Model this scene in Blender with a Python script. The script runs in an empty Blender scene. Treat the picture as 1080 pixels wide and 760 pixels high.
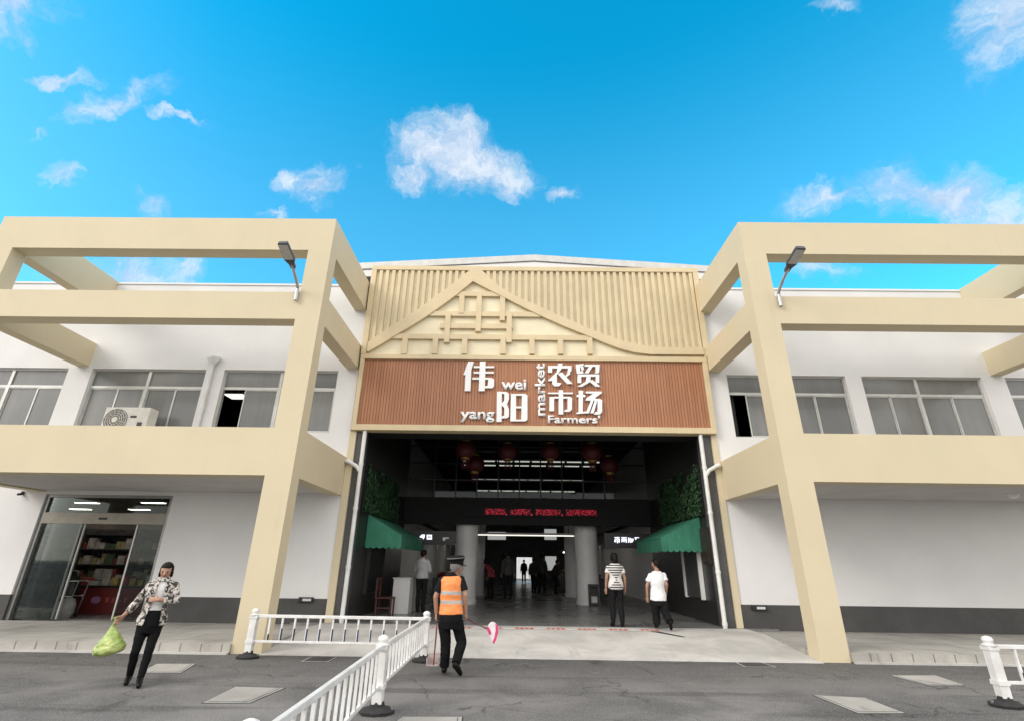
import bpy, bmesh, math, random, time
import numpy as np
from mathutils import Vector as V, Matrix, noise
random.seed(7)
S = bpy.context.scene
COL = S.collection
rad = math.radians

# ------------------------------------------------------------------ camera model (matched to the photograph)
CAM_H, CAM_F, PITCH, YAW, ROLL = 1.5, 530.25, .384, -.0086, .0132
def cam_axes():
    cy, sy, cp, sp, cr, sr = math.cos(YAW), math.sin(YAW), math.cos(PITCH), math.sin(PITCH), math.cos(ROLL), math.sin(ROLL)
    r0 = V((cy, -sy, 0)); f0 = V((sy, cy, 0)); up = V((0, 0, 1))
    fw = f0*cp + up*sp; u0 = -f0*sp + up*cp
    return r0*cr + u0*sr, -r0*sr + u0*cr, fw
CR, CU, CF = cam_axes()
CPOS = V((0, 0, CAM_H))
def ray(px, py): return CF + CR*((px-540)/CAM_F) + CU*((380-py)/CAM_F)
def at(px, py, Y):
    d = ray(px, py); return CPOS + d*(Y/d.y)

cam_d = bpy.data.cameras.new('camera'); cam = bpy.data.objects.new('camera', cam_d); COL.objects.link(cam)
cam_d.sensor_fit = 'HORIZONTAL'; cam_d.sensor_width = 36; cam_d.lens = 36*CAM_F/1080
cam_d.clip_start = .05; cam_d.clip_end = 3000
m3 = Matrix((CR, CU, -CF)).transposed()
cam.matrix_world = Matrix.Translation(CPOS) @ m3.to_4x4()
S.camera = cam

# ------------------------------------------------------------------ materials
class NT:
    def __init__(s, tree): s.t = tree
    def n(s, typ, **kw):
        nd = s.t.nodes.new(typ)
        for k, v in kw.items():
            if k.startswith('i_'):
                key = k[2:]
                key = int(key) if key.isdigit() else key
                nd.inputs[key].default_value = v
            else: setattr(nd, k, v)
        return nd
    def l(s, a, b): s.t.links.new(a, b)
    def math(s, op, a, b=None, c=None, clamp=False):
        nd = s.n('ShaderNodeMath', operation=op, use_clamp=clamp)
        for i, x in enumerate((a, b, c)):
            if x is None: continue
            if isinstance(x, (int, float)): nd.inputs[i].default_value = x
            else: s.l(x, nd.inputs[i])
        return nd.outputs[0]
    def mix(s, fac, a, b):
        nd = s.n('ShaderNodeMix', data_type='RGBA')
        for i, x in ((0, fac), (6, a), (7, b)):
            if isinstance(x, (int, float)): nd.inputs[i].default_value = x
            elif isinstance(x, (tuple, list)): nd.inputs[i].default_value = (*x[:3], 1)
            else: s.l(x, nd.inputs[i])
        return nd.outputs[2]
    def ramp(s, fac, lo, hi, a=0., b=1.):
        nd = s.n('ShaderNodeMapRange', interpolation_type='SMOOTHSTEP')
        s.l(fac, nd.inputs[0]); nd.inputs[1].default_value = lo; nd.inputs[2].default_value = hi
        nd.inputs[3].default_value = a; nd.inputs[4].default_value = b
        return nd.outputs[0]
    def noise(s, vec, scale, detail=4, rough=.55, dist=0.):
        nd = s.n('ShaderNodeTexNoise', i_Scale=scale, i_Detail=detail, i_Roughness=rough, i_Distortion=dist)
        if vec is not None: s.l(vec, nd.inputs['Vector'])
        return nd.outputs['Fac']
def new_mat(name):
    m = bpy.data.materials.new(name); m.use_nodes = True
    nt = NT(m.node_tree); b = m.node_tree.nodes['Principled BSDF']
    return m, nt, b
def pos(nt):
    return nt.n('ShaderNodeNewGeometry').outputs['Position']
def objc(nt): return nt.n('ShaderNodeTexCoord').outputs['Object']
def scalev(nt, v, x, y, z):
    nd = nt.n('ShaderNodeVectorMath', operation='MULTIPLY', i_1=(x, y, z)); nt.l(v, nd.inputs[0]); return nd.outputs[0]
def bump(nt, b, h, strength=.3, dist=.01):
    nd = nt.n('ShaderNodeBump', i_Strength=strength, i_Distance=dist); nt.l(h, nd.inputs['Height']); nt.l(nd.outputs[0], b.inputs['Normal'])
def mat(name, c, rough=.6, var=.12, scale=3., bmp=.0, bscale=60., metal=0., spec=.5, world=True, coat=0., dark=None, streak=0.):
    m, nt, b = new_mat(name)
    p = pos(nt) if world else objc(nt)
    f = nt.noise(p, scale, 6, .6)
    d = dark or tuple(x*(1-2*var) for x in c); h = tuple(min(1, x*(1+var*.6)) for x in c)
    col = nt.mix(nt.ramp(f, .3, .72), d, h)
    if streak:
        f2 = nt.noise(scalev(nt, p, 5., 5., .35), 1.6, 5, .6)
        col = nt.mix(nt.ramp(f2, .55, .8, 0, streak), col, tuple(x*.6 for x in c))
    nt.l(col, b.inputs['Base Color'])
    f3 = nt.noise(p, scale*7, 3)
    nt.l(nt.math('MULTIPLY_ADD', f3, .25, rough-.125, clamp=True), b.inputs['Roughness'])
    b.inputs['Metallic'].default_value = metal; b.inputs['Specular IOR Level'].default_value = spec
    if coat: b.inputs['Coat Weight'].default_value = coat
    if bmp: bump(nt, b, nt.noise(p, bscale, 4), bmp, .006)
    return m
def emis(name, c, s):
    m, nt, b = new_mat(name)
    b.inputs['Base Color'].default_value = (*[min(1, x*.5) for x in c], 1)
    b.inputs['Emission Color'].default_value = (*c, 1); b.inputs['Emission Strength'].default_value = s
    return m

M = {}
M['cream'] = mat('cream_paint', (.60, .518, .358), .75, .02, .7, .12, 90, streak=.10)
M['cream2'] = mat('cream_metal', (.63, .515, .325), .5, .04, 2., .0)
M['cream3'] = mat('cream_board', (.78, .70, .50), .6, .04, 2., .0)
M['white'] = mat('white_render', (.725, .715, .71), .85, .03, .7, .12, 70, streak=.06)
M['grey_base'] = mat('grey_plinth_paint', (.065, .063, .062), .7, .10, 1.6, .08, 60)
M['soffit'] = mat('soffit_paint', (.55, .53, .51), .85, .06, 1., .05)
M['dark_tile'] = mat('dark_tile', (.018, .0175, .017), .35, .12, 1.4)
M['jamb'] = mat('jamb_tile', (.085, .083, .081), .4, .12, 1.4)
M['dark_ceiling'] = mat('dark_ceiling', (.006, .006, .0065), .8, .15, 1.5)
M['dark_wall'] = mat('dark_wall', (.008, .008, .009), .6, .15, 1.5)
M['mid_wall'] = mat('hall_end_wall', (.35, .35, .34), .7, .1, .8)
M['alu'] = mat('window_aluminium', (.55, .55, .53), .4, .06, 4., metal=.3)
M['alu_dark'] = mat('door_aluminium', (.28, .28, .27), .35, .08, 3., metal=.6)
M['pipe'] = mat('white_plastic_pipe', (.72, .72, .70), .4, .06, 3.)
M['fence'] = mat('white_fence_paint', (.74, .74, .74), .38, .06, 6., dark=(.62, .61, .59))
M['rubber'] = mat('black_rubber', (.025, .025, .026), .8, .2, 14., .3, 120)
M['blue'] = mat('blue_reflector', (.012, .026, .10), .3, .1, 5.)
M['sticker'] = mat('dark_sticker', (.02, .025, .05), .35, .1, 5.)
def canvas():
    m, nt, b = new_mat('green_canvas'); p = pos(nt)
    f = nt.noise(p, 2.2, 6, .65); st = nt.noise(scalev(nt, p, 6., 6., .7), 1.5, 4)
    c = nt.mix(nt.ramp(f, .3, .7), (.020, .135, .082), (.034, .195, .122)); c = nt.mix(nt.ramp(st, .55, .75, 0, .4), c, (.016, .085, .055))
    nt.l(c, b.inputs['Base Color']); b.inputs['Roughness'].default_value = .75
    bump(nt, b, nt.noise(scalev(nt, p, 3., 3., 1.), 1.6, 3), .5, .06); return m
M['canvas'] = canvas()
M['black'] = mat('black_plastic', (.012, .012, .013), .45, .15, 8.)
M['darkgrey'] = mat('dark_grey_plastic', (.05, .05, .052), .5, .12, 6.)
M['ac'] = mat('air_conditioner_white', (.66, .64, .58), .45, .06, 5.)
M['acgrille'] = mat('air_conditioner_grille', (.2, .19, .18), .5, .1, 9.)
M['lampgrey'] = mat('lamp_grey', (.075, .075, .085), .45, .1, 6., metal=.3)
M['lamplens'] = mat('lamp_lens', (.55, .53, .50), .2, .15, 30.)
M['galv'] = mat('galvanised_pipe', (.50, .50, .50), .35, .1, 6., metal=.6)
M['roof_metal'] = mat('roof_metal', (.46, .46, .45), .5, .08, 2., metal=.2)
M['gutter'] = mat('gutter_grey', (.11, .11, .12), .5, .1, 3.)
M['letter'] = mat('white_letter_acrylic', (.82, .82, .82), .3, .02, 3.)
M['lantern'] = mat('red_lantern_cloth', (.085, .004, .009), .6, .15, 6.)
M['gold'] = mat('gold_trim', (.4, .25, .06), .4, .1, 8., metal=.5)
M['column'] = mat('grey_column_paint', (.74, .73, .72), .45, .05, 1.5)
M['redwood'] = mat('dark_red_wood', (.07, .018, .015), .5, .2, 6.)
M['counter'] = mat('pale_counter_laminate', (.58, .57, .56), .5, .05, 2.)
M['redpanel'] = mat('red_counter_panel', (.16, .022, .022), .45, .12, 3.)
M['crate'] = mat('stall_crate', (.10, .10, .11), .6, .2, 5.)
M['steel'] = mat('steel', (.35, .35, .35), .35, .1, 6., metal=.8)
M['tube'] = emis('lamp_tube', (1, .96, .88), .75)
M['tube3'] = emis('stall_lamp_tube', (1, .95, .85), 6.)
M['tube2'] = emis('shop_lamp', (1, .90, .76), 13.)
M['litwhite'] = emis('lit_white_sign', (.85, .88, 1.), .9)
M['led'] = emis('red_led', (1., .03, .08), .26)
M['litbox'] = emis('lit_hanging_sign', (.9, .92, .9), .22)
M['redtape'] = mat('red_tape_print', (.70, .05, .02), .5, .1, 9.)
M['tapebase'] = mat('pale_tape', (.68, .66, .63), .5, .08, 6.)

def leaf_mat():
    m, nt, b = new_mat('ivy_leaf')
    r = nt.n('ShaderNodeNewGeometry').outputs['Random Per Island']
    nt.l(nt.mix(r, (.005, .026, .008), (.022, .080, .022)), b.inputs['Base Color']); b.inputs['Roughness'].default_value = .55
    return m
M['leaf'] = leaf_mat()

def glass_pane(name, c, rough=.12, var=.25):
    m, nt, b = new_mat(name)
    p = pos(nt)
    f = nt.noise(scalev(nt, p, 1., 1., .6), .9, 4, .5)
    g = nt.noise(scalev(nt, p, 9., 1., .3), 1.2, 2, .5)
    k = nt.math('ADD', nt.math('MULTIPLY', f, .8), nt.math('MULTIPLY', g, .2))
    nt.l(nt.mix(nt.ramp(k, .3, .7), tuple(x*(1-var) for x in c), tuple(x*(1+var) for x in c)), b.inputs['Base Color'])
    oi = nt.n('ShaderNodeObjectInfo').outputs['Random']
    mm = nt.n('ShaderNodeMix', data_type='RGBA'); nt.l(nt.math('MULTIPLY', oi, .5), mm.inputs[0]); nt.l(b.inputs['Base Color'].links[0].from_socket, mm.inputs[6]); mm.inputs[7].default_value = (.09, .095, .095, 1); nt.l(mm.outputs[2], b.inputs['Base Color'])
    b.inputs['Roughness'].default_value = .5; b.inputs['Coat Weight'].default_value = .6; b.inputs['Coat Roughness'].default_value = rough
    bump(nt, b, nt.noise(p, 1.5, 2), .03, .02)
    return m
M['pane'] = glass_pane('curtained_window_glass', (.17, .17, .163))
def clear_glass():
    m, nt, b = new_mat('door_glass')
    t = nt.n('ShaderNodeBsdfTransparent', i_Color=(.66, .69, .68, 1)); g = nt.n('ShaderNodeBsdfGlossy', i_Roughness=.03, i_Color=(.9, .95, .95, 1))
    mx = nt.n('ShaderNodeMixShader'); fr = nt.n('ShaderNodeFresnel', i_IOR=1.5)
    nt.l(nt.math('MULTIPLY_ADD', fr.outputs[0], .42, .0, clamp=True), mx.inputs[0]); nt.l(t.outputs[0], mx.inputs[1]); nt.l(g.outputs[0], mx.inputs[2])
    nt.l(mx.outputs[0], m.node_tree.nodes['Material Output'].inputs[0]); return m
M['glass'] = clear_glass()

def asphalt():
    m, nt, b = new_mat('asphalt')
    p = pos(nt)
    big = nt.noise(p, .55, 5, .6, .4); mid = nt.noise(p, 2.3, 6, .65); fine = nt.noise(p, 14, 5, .75); grit = nt.noise(p, 62, 3, .7)
    c = nt.mix(nt.ramp(big, .36, .66), (.105, .102, .100), (.205, .198, .192))
    sy = nt.n('ShaderNodeSeparateXYZ'); nt.l(p, sy.inputs[0])
    old = nt.ramp(nt.math('ADD', sy.outputs[1], nt.math('MULTIPLY', nt.math('SUBTRACT', big, .5), 5.)), 7.6, 9.6, 0, .62)
    c = nt.mix(old, c, (.058, .057, .056))
    tr = nt.noise(scalev(nt, p, .12, 1.6, 1.), 1.3, 5, .6, .3)
    c = nt.mix(nt.ramp(tr, .54, .66, 0, .55), c, (.045, .044, .043))
    c = nt.mix(nt.ramp(mid, .55, .74, 0, .55), c, (.20, .195, .186))
    st = nt.noise(scalev(nt, p, 1., .35, 1.), .9, 5, .65, .8)
    c = nt.mix(nt.ramp(st, .60, .70, 0, .6), c, (.03, .03, .031))
    c = nt.mix(nt.ramp(fine, .52, .72, 0, .6), c, (.24, .235, .225))
    c = nt.mix(nt.ramp(grit, .54, .70, 0, .85), c, (.018, .018, .018))
    c = nt.mix(nt.ramp(grit, .46, .32, 0, .75), c, (.36, .35, .34))
    vo = nt.n('ShaderNodeTexVoronoi', feature='DISTANCE_TO_EDGE', i_Scale=.42)
    wn = nt.n('ShaderNodeTexNoise', i_Scale=1.7, i_Detail=6.); nt.l(p, wn.inputs['Vector']); wa = nt.n('ShaderNodeVectorMath', operation='ADD'); nt.l(p, wa.inputs[0]); nt.l(wn.outputs['Color'], wa.inputs[1]); nt.l(wa.outputs[0], vo.inputs['Vector'])
    ck = nt.math('MULTIPLY', nt.ramp(vo.outputs['Distance'], .010, .003), nt.ramp(nt.noise(p, .7, 3), .46, .56))
    c = nt.mix(nt.math('MULTIPLY', ck, .5), c, (.02, .02, .02))
    nt.l(c, b.inputs['Base Color'])
    nt.l(nt.ramp(st, .58, .70, .88, .55), b.inputs['Roughness'])
    b.inputs['Specular IOR Level'].default_value = .3
    bump(nt, b, nt.math('ADD', nt.math('MULTIPLY', fine, .5), grit), .55, .012)
    return m
M['asphalt'] = asphalt()
def concrete(name, c, tile=None, stain=.5):
    m, nt, b = new_mat(name); p = pos(nt)
    f = nt.noise(p, 1.1, 6, .65, .3); g = nt.noise(p, 22, 4, .7); st = nt.noise(scalev(nt, p, 2.2, .6, 1.), 1.3, 6, .7, .5)
    col = nt.mix(nt.ramp(f, .3, .7), tuple(x*.78 for x in c), tuple(x*1.08 for x in c))
    col = nt.mix(nt.ramp(st, .54, .72, 0, stain), col, tuple(x*.48 for x in c))
    col = nt.mix(nt.ramp(g, .58, .8, 0, .35), col, tuple(x*.6 for x in c))
    if tile:
        bt = nt.n('ShaderNodeTexBrick', offset=.0 if tile[2] else .5, i_Scale=1., i_Color1=(1, 1, 1, 1), i_Color2=(.9, .9, .9, 1), i_Mortar=(.45, .44, .42, 1))
        bt.inputs['Mortar Size'].default_value = .012; bt.inputs['Brick Width'].default_value = tile[0]; bt.inputs['Row Height'].default_value = tile[1]
        nt.l(tile[3](nt, p) if len(tile) > 3 else p, bt.inputs['Vector'])
        mm = nt.n('ShaderNodeMix', data_type='RGBA', blend_type='MULTIPLY'); mm.inputs[0].default_value = 1
        nt.l(col, mm.inputs[6]); nt.l(bt.outputs[0], mm.inputs[7]); col = mm.outputs[2]
    nt.l(col, b.inputs['Base Color']); b.inputs['Roughness'].default_value = .8
    bump(nt, b, g, .25, .006)
    return m
def xz(nt, p):
    s = nt.n('ShaderNodeSeparateXYZ'); nt.l(p, s.inputs[0]); c = nt.n('ShaderNodeCombineXYZ')
    nt.l(s.outputs[0], c.inputs[0]); nt.l(s.outputs[2], c.inputs[1]); return c.outputs[0]
M['ramp'] = concrete('ramp_concrete', (.49, .475, .45), None, .45)
M['platform'] = concrete('pavement_concrete', (.40, .385, .355), (1.2, .8, False), .35)
M['riser'] = concrete('riser_tiles', (.43, .41, .375), (.36, .3, True, xz), .6)
M['slab'] = concrete('cover_concrete', (.36, .345, .32), None, .9)
M['slabrim'] = concrete('cover_rim_concrete', (.36, .35, .33), None, .9)
M['hallfloor'] = None
def hallfloor():
    m, nt, b = new_mat('hall_floor_tiles'); p = pos(nt)
    f = nt.noise(p, .8, 5, .6)
    bt = nt.n('ShaderNodeTexBrick', offset=0., i_Scale=1., i_Color1=(1, 1, 1, 1), i_Color2=(.88, .88, .88, 1), i_Mortar=(.4, .4, .4, 1))
    bt.inputs['Mortar Size'].default_value = .006; bt.inputs['Brick Width'].default_value = .8; bt.inputs['Row Height'].default_value = .8; nt.l(p, bt.inputs['Vector'])
    mm = nt.n('ShaderNodeMix', data_type='RGBA', blend_type='MULTIPLY'); mm.inputs[0].default_value = 1
    nt.l(nt.mix(nt.ramp(f, .3, .7), (.16, .157, .154), (.22, .216, .21)), mm.inputs[6]); nt.l(bt.outputs[0], mm.inputs[7])
    nt.l(mm.outputs[2], b.inputs['Base Color']); nt.l(nt.ramp(f, .3, .7, .22, .38), b.inputs['Roughness'])
    return m
M['hallfloor'] = hallfloor()
def brown_slat():
    m, nt, b = new_mat('brown_slat_wood'); p = pos(nt)
    r = nt.n('ShaderNodeNewGeometry').outputs['Random Per Island']
    g = nt.noise(scalev(nt, p, 30., 1., 1.2), 1.5, 4)
    big = nt.noise(p, .5, 3)
    c = nt.mix(nt.ramp(g, .3, .7), (.345, .145, .072), (.435, .20, .108))
    c = nt.mix(nt.math('MULTIPLY', r, .6), c, (.30, .125, .062))
    c = nt.mix(nt.ramp(big, .35, .65, 0, .35), c, (.48, .21, .098))
    nt.l(c, b.inputs['Base Color']); b.inputs['Roughness'].default_value = .55
    return m
M['brown'] = brown_slat()
M['brownback'] = mat('brown_backing', (.27, .115, .06), .7, .1, 3.)

# ------------------------------------------------------------------ mesh builder
class MB:
    def __init__(s): s.v = []; s.f = []; s.mi = []; s.cur = 0
    def add(s, vs, fs):
        o = len(s.v); s.v += [tuple(x) for x in vs]; s.f += [tuple(i+o for i in f) for f in fs]; s.mi += [s.cur]*len(fs); return s
    def box(s, x0, x1, y0, y1, z0, z1):
        return s.add([(x0,y0,z0),(x1,y0,z0),(x1,y1,z0),(x0,y1,z0),(x0,y0,z1),(x1,y0,z1),(x1,y1,z1),(x0,y1,z1)],
                     [(0,3,2,1),(4,5,6,7),(0,1,5,4),(1,2,6,5),(2,3,7,6),(3,0,4,7)])
    def obox(s, c, ax, ay, az):   # centre and half-axis vectors
        c, ax, ay, az = V(c), V(ax), V(ay), V(az)
        vs = [c-ax-ay-az, c+ax-ay-az, c+ax+ay-az, c-ax+ay-az, c-ax-ay+az, c+ax-ay+az, c+ax+ay+az, c-ax+ay+az]
        return s.add(vs, [(0,3,2,1),(4,5,6,7),(0,1,5,4),(1,2,6,5),(2,3,7,6),(3,0,4,7)])
    def bar(s, p, q, w, d, up=(0,0,1)):
        p, q = V(p), V(q); a = (q-p); L = a.length; a.normalize(); sd = a.cross(V(up))
        if sd.length < 1e-4: sd = a.cross(V((0,1,0)))
        sd.normalize(); u = sd.cross(a)
        return s.obox((p+q)/2, a*L/2, sd*w/2, u*d/2)
    def prism(s, poly, off):      # planar polygon (3D points) extruded by a vector
        n = len(poly); off = V(off); poly = [V(p) for p in poly]
        vs = poly + [p+off for p in poly]
        nrm = V((0,0,0))
        for i in range(n): nrm += poly[i].cross(poly[(i+1) % n])
        fs = [tuple(range(n)), tuple(range(2*n-1, n-1, -1))] + [((i+1) % n, i, i+n, (i+1) % n + n) for i in range(n)]
        if nrm.dot(off) > 0: fs = [tuple(reversed(f)) for f in fs]
        return s.add(vs, fs)
    def tube(s, pts, r, n=12, cap=True):
        pts = [V(p) for p in pts]; m = len(pts); rs = r if isinstance(r, (list, tuple)) else [r]*m
        vs = []; fs = []; ref = V((0,0,1)); prev = None
        for i, p in enumerate(pts):
            t = (pts[min(i+1, m-1)] - pts[max(i-1, 0)]).normalized()
            if prev is None:
                a = t.cross(ref)
                if a.length < .05: a = t.cross(V((0,1,0)))
                a.normalize()
            else:
                a = prev - t*prev.dot(t); a.normalize()
            prev = a; b = t.cross(a)
            for k in range(n):
                th = 2*math.pi*k/n; vs.append(p + (a*math.cos(th) + b*math.sin(th))*rs[i])
        for i in range(m-1):
            for k in range(n): fs.append((i*n+k, i*n+(k+1) % n, (i+1)*n+(k+1) % n, (i+1)*n+k))
        if cap: fs.append(tuple(reversed(range(n)))); fs.append(tuple(range((m-1)*n, m*n)))
        return s.add(vs, fs)
    def rings(s, rows, n=20):     # rows: (centre, side vector, depth vector) ellipses, capped
        vs = []; fs = []; m = len(rows)
        for c, a, b in rows:
            for k in range(n):
                th = 2*math.pi*k/n; vs.append(V(c) + V(a)*math.cos(th) + V(b)*math.sin(th))
        for i in range(m-1):
            for k in range(n): fs.append((i*n+k, i*n+(k+1) % n, (i+1)*n+(k+1) % n, (i+1)*n+k))
        fs.append(tuple(reversed(range(n)))); fs.append(tuple(range((m-1)*n, m*n)))
        return s.add(vs, fs)
    def lathe(s, prof, c, n=24):
        return s.rings([((c[0], c[1], c[2]+z), (max(r, 1e-4), 0, 0), (0, max(r, 1e-4), 0)) for r, z in prof], n)
    def ball(s, c, a, b=None, d=None, n=14):
        if b is None: a, b, d = (a,0,0), (0,a,0), (0,0,a)
        a, b, d, c = V(a), V(b), V(d), V(c); m = n//2
        rows = [(c - d*math.cos(math.pi*i/m), a*max(math.sin(math.pi*i/m), 1e-3), b*max(math.sin(math.pi*i/m), 1e-3)) for i in range(m+1)]
        return s.rings(rows, n)
    def cap(s, p, q, r0, r1, n=12):   # round-ended tapered limb
        s.tube([p, q], [r0, r1], n); s.ball(p, r0, n=n) if r0 > 0 else 0; s.ball(q, r1, n=n); return s
    def build(s, name, mats, parent=None, smooth=False, bevel=0., origin=None):
        me = bpy.data.meshes.new(name)
        o_ = V(origin) if origin is not None else V((0,0,0))
        me.from_pydata([V(v)-o_ for v in s.v], [], s.f); me.update()
        if not isinstance(mats, (list, tuple)): mats = [mats]
        for m in mats: me.materials.append(m)
        if len(mats) > 1: me.polygons.foreach_set('material_index', s.mi)
        bm = bmesh.new(); bm.from_mesh(me); bmesh.ops.recalc_face_normals(bm, faces=bm.faces); bm.to_mesh(me); bm.free()
        if smooth:
            me.polygons.foreach_set('use_smooth', [True]*len(me.polygons))
            try: me.set_sharp_from_angle(angle=rad(40))
            except Exception: pass
        ob = bpy.data.objects.new(name, me); COL.objects.link(ob)
        if origin is not None: ob.location = o_
        if parent is not None:
            ob.parent = parent; ob.location = o_ - wloc(parent)
        if bevel:
            md = ob.modifiers.new('bevel', 'BEVEL'); md.width = bevel; md.segments = 2; md.limit_method = 'ANGLE'
        return ob
def wloc(o):
    v = V((0,0,0))
    while o is not None: v = v + V(o.location); o = o.parent
    return v
def tag(o, label=None, cat=None, group=None, kind=None):
    if label: o['label'] = label
    if cat: o['category'] = cat
    if group: o['group'] = group
    if kind: o['kind'] = kind
    return o
def thing(name, loc, label, cat, group=None):
    o = bpy.data.objects.new(name, None); o.location = loc; COL.objects.link(o); return tag(o, label, cat, group)
def copy_tree(o, dloc, label=None, parent=None):
    c = o.copy(); COL.objects.link(c)
    if parent is not None: c.parent = parent
    else:
        c.location = V(o.location) + V(dloc)
        if label: c['label'] = label
    for ch in list(o.children): copy_tree(ch, None, None, c)
    return c
B = lambda *a: MB().box(*a)

# ------------------------------------------------------------------ geometry constants
Yf, Yd, Yw, Yb = 9.95, 10.32, 13.02, 12.90
GZ = .20; PZ = .15

# ------------------------------------------------------------------ setting
tag(B(-300, 300, -300, 300, -.3, 0).build('ground', M['asphalt']), kind='structure')
tag(B(-24, -4.37, 9.965, 13.02, -.05, PZ).build('pavement', M['platform']), kind='structure')
tag(B(5.29, 24, 9.965, 13.02, -.05, PZ).build('pavement', M['platform']), kind='structure')
for x0, x1 in ((-11.895, -4.90), (-24, -12.435), (5.81, 13.03), (13.575, 24)):
    k = MB().box(x0, x1, 9.90, 9.962, .02, PZ+.004).build('kerb', M['riser']); tag(k, kind='structure')
    k = MB().box(x0, x1, 9.83, 9.897, -.02, .03).build('kerb', M['ramp']); tag(k, kind='structure')
r = MB().prism([(-4.365, 9.86, -.1), (-4.365, 9.86, .004), (-4.365, 12.0, GZ), (-4.365, 12.85, GZ), (-4.365, 12.85, -.1)], (9.65, 0, 0))
tag(r.build('ramp', M['ramp']), kind='structure')
tag(B(-5.1, 6.02, 12.853, 46.5, -.1, GZ).build('floor', M['hallfloor']), kind='structure')

# ------------------------------------------------------------------ cream portal frames
def frame_thing(xl0, xl1, xr0, xr1, label):
    t = thing('concrete_frame', ((xl0+xr1)/2, Yf, 0), label, 'concrete frame', 'cream concrete portal frames')
    C_ = M['cream']
    for a, b in ((xl0, xl1), (xr0, xr1)):
        B(a, b, Yf, Yd, 0, 9.146).build('pillar', C_, t)
    for z0, z1 in ((8.26, 9.146), (6.456, 7.134), (3.053, 4.008)):
        B(xl1, xr0, Yf, Yd, z0, z1).build('front_beam', C_, t)
        for a, b in ((xl0, xl1), (xr0, xr1)):
            w = .34
            lo, hi = (a, a+w) if (b if xl0 < -1 else a) == a else (b-w, b)
            if xl0 < -1: lo, hi = b-w, b     # flush with the pillar's inner face
            else: lo, hi = a, a+w
            B(lo, hi, Yd, Yw, z0, z1).build('side_beam', C_, t)
    B(xl0+.36 if xl0 > -1 else xl0, xr1 if xl0 > -1 else xr1-.36, Yd, Yw, 3.09, 3.25).build('deck_slab', M['soffit'], t)
    return t
frame_thing(-12.43, -11.90, -4.897, -4.365, 'cream concrete frame of pillars and beams before the glass shop door')
frame_thing(5.286, 5.801, 13.04, 13.57, 'cream concrete frame of pillars and beams before the blank white wall')

# ------------------------------------------------------------------ side buildings
def wall_strips(mb, x0, x1, z0, z1, y0, y1, holes):
    xs = sorted({x0, x1, *[h[0] for h in holes], *[h[1] for h in holes]})
    for a, b in zip(xs, xs[1:]):
        hs = sorted([(h[2], h[3]) for h in holes if h[0] <= a+1e-6 and h[1] >= b-1e-6])
        z = z0
        for h0, h1 in hs:
            if h0 > z: mb.box(a, b, y0, y1, z, h0)
            z = h1
        if z < z1: mb.box(a, b, y0, y1, z, z1)
WZ0, WZ1, WT = 4.65, 6.40, 5.89
def window(parent, x0, x1, mid, s1, s2, missing=None):
    t = .045; y0, y1 = Yw+.09, Yw+.14
    f = MB()
    f.box(x0, x1, y0, y1, WZ1-t, WZ1); f.box(x0, x1, y0, y1, WZ0, WZ0+t)
    for x in (x0, x1-t): f.box(x, x+t, y0, y1, WZ0+t, WZ1-t)
    f.box(mid-.04, mid+.04, y0-.01, y1, WZ0+t, WZ1-t)
    for a, b in ((x0+t, mid-.04), (mid+.04, x1-t)): f.box(a, b, y0-.005, y1, WT-.035, WT+.035)
    fo = f.build('window', M['alu'], parent)
    y = y0+.022
    k = 0
    for a, b, s in ((x0+t, mid-.04, s1), (mid+.04, x1-t, s2)):
        B(a, b, y+.0, y+.012, WT+.035, WZ1-t).build('pane', M['pane'], fo)
        for (c, d, dy) in ((a, s, .018), (s, b, 0.)):
            k += 1
            if missing == k: continue
            fr = MB(); w = .028
            fr.box(c, d, y+dy-.016, y+dy-.001, WZ0+t, WZ0+t+w); fr.box(c, d, y+dy-.016, y+dy-.001, WT-.035-w, WT-.035)
            fr.box(c, c+w, y+dy-.016, y+dy-.001, WZ0+t+w, WT-.035-w); fr.box(d-w, d, y+dy-.016, y+dy-.001, WZ0+t+w, WT-.035-w)
            fr.build('sash', M['alu'], fo)
            B(c+.002, d-.002, y+dy, y+dy+.012, WZ0+t+.002, WT-.037).build('pane', M['pane'], fo)
    return fo
DOOR = (-11.86, -8.62, PZ, 3.0)
def side_building(x0, x1, wins, holes, label, inner):
    t = thing('side_building', ((x0+x1)/2, Yw, 0), label, 'building', 'white side buildings of the market')
    w = MB(); wall_strips(w, x0, x1, .69, 9.07, Yw, Yw+.25, [(a, b, WZ0, WZ1) for a, b in wins] + [(h[0], h[1], .69, h[3]) for h in holes])
    w.build('wall', M['white'], t)
    p = MB(); wall_strips(p, x0, x1, 0, .69, Yw-.006, Yw+.25, [(h[0], h[1], 0, .69) for h in holes])
    p.build('plinth', M['grey_base'], t)
    B(x0, x1, Yw-.03, Yw+.35, 9.073, 9.13).build('parapet_cap', M['white'], t)
    r_ = MB(); r_.box(x0, x1, Yw+.26, 40, 8.5, 8.7); r_.build('roof', M['roof_metal'], t)
    f_ = MB(); f_.box(x0, x1, Yw+.26, 40, 3.15, 3.3); f_.build('upper_floor', M['dark_wall'], t)
    b_ = MB(); b_.box(x0, x0+.2, Yw+.26, 40, 0, 9.05); b_.box(x1-.2, x1, Yw+.26, 40, 0, 9.05); b_.box(x0+.2, x1-.2, 39.8, 40, 0, 9.05); b_.build('rear_wall', M['white'], t)
    i_ = MB(); i_.box(x0+.21, x1-.21, Yw+4.6, Yw+4.7, 3.31, 8.49); i_.build('room_partition', M['dark_wall'], t)
    return t
LW = [(-18.9, -15.9), (-15.6, -12.45), (-11.78, -8.60), (-8.09, -4.92)]
LB = side_building(-24, -4.365, LW, [DOOR], 'white two storey side building holding the glass shop door', 1)
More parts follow.
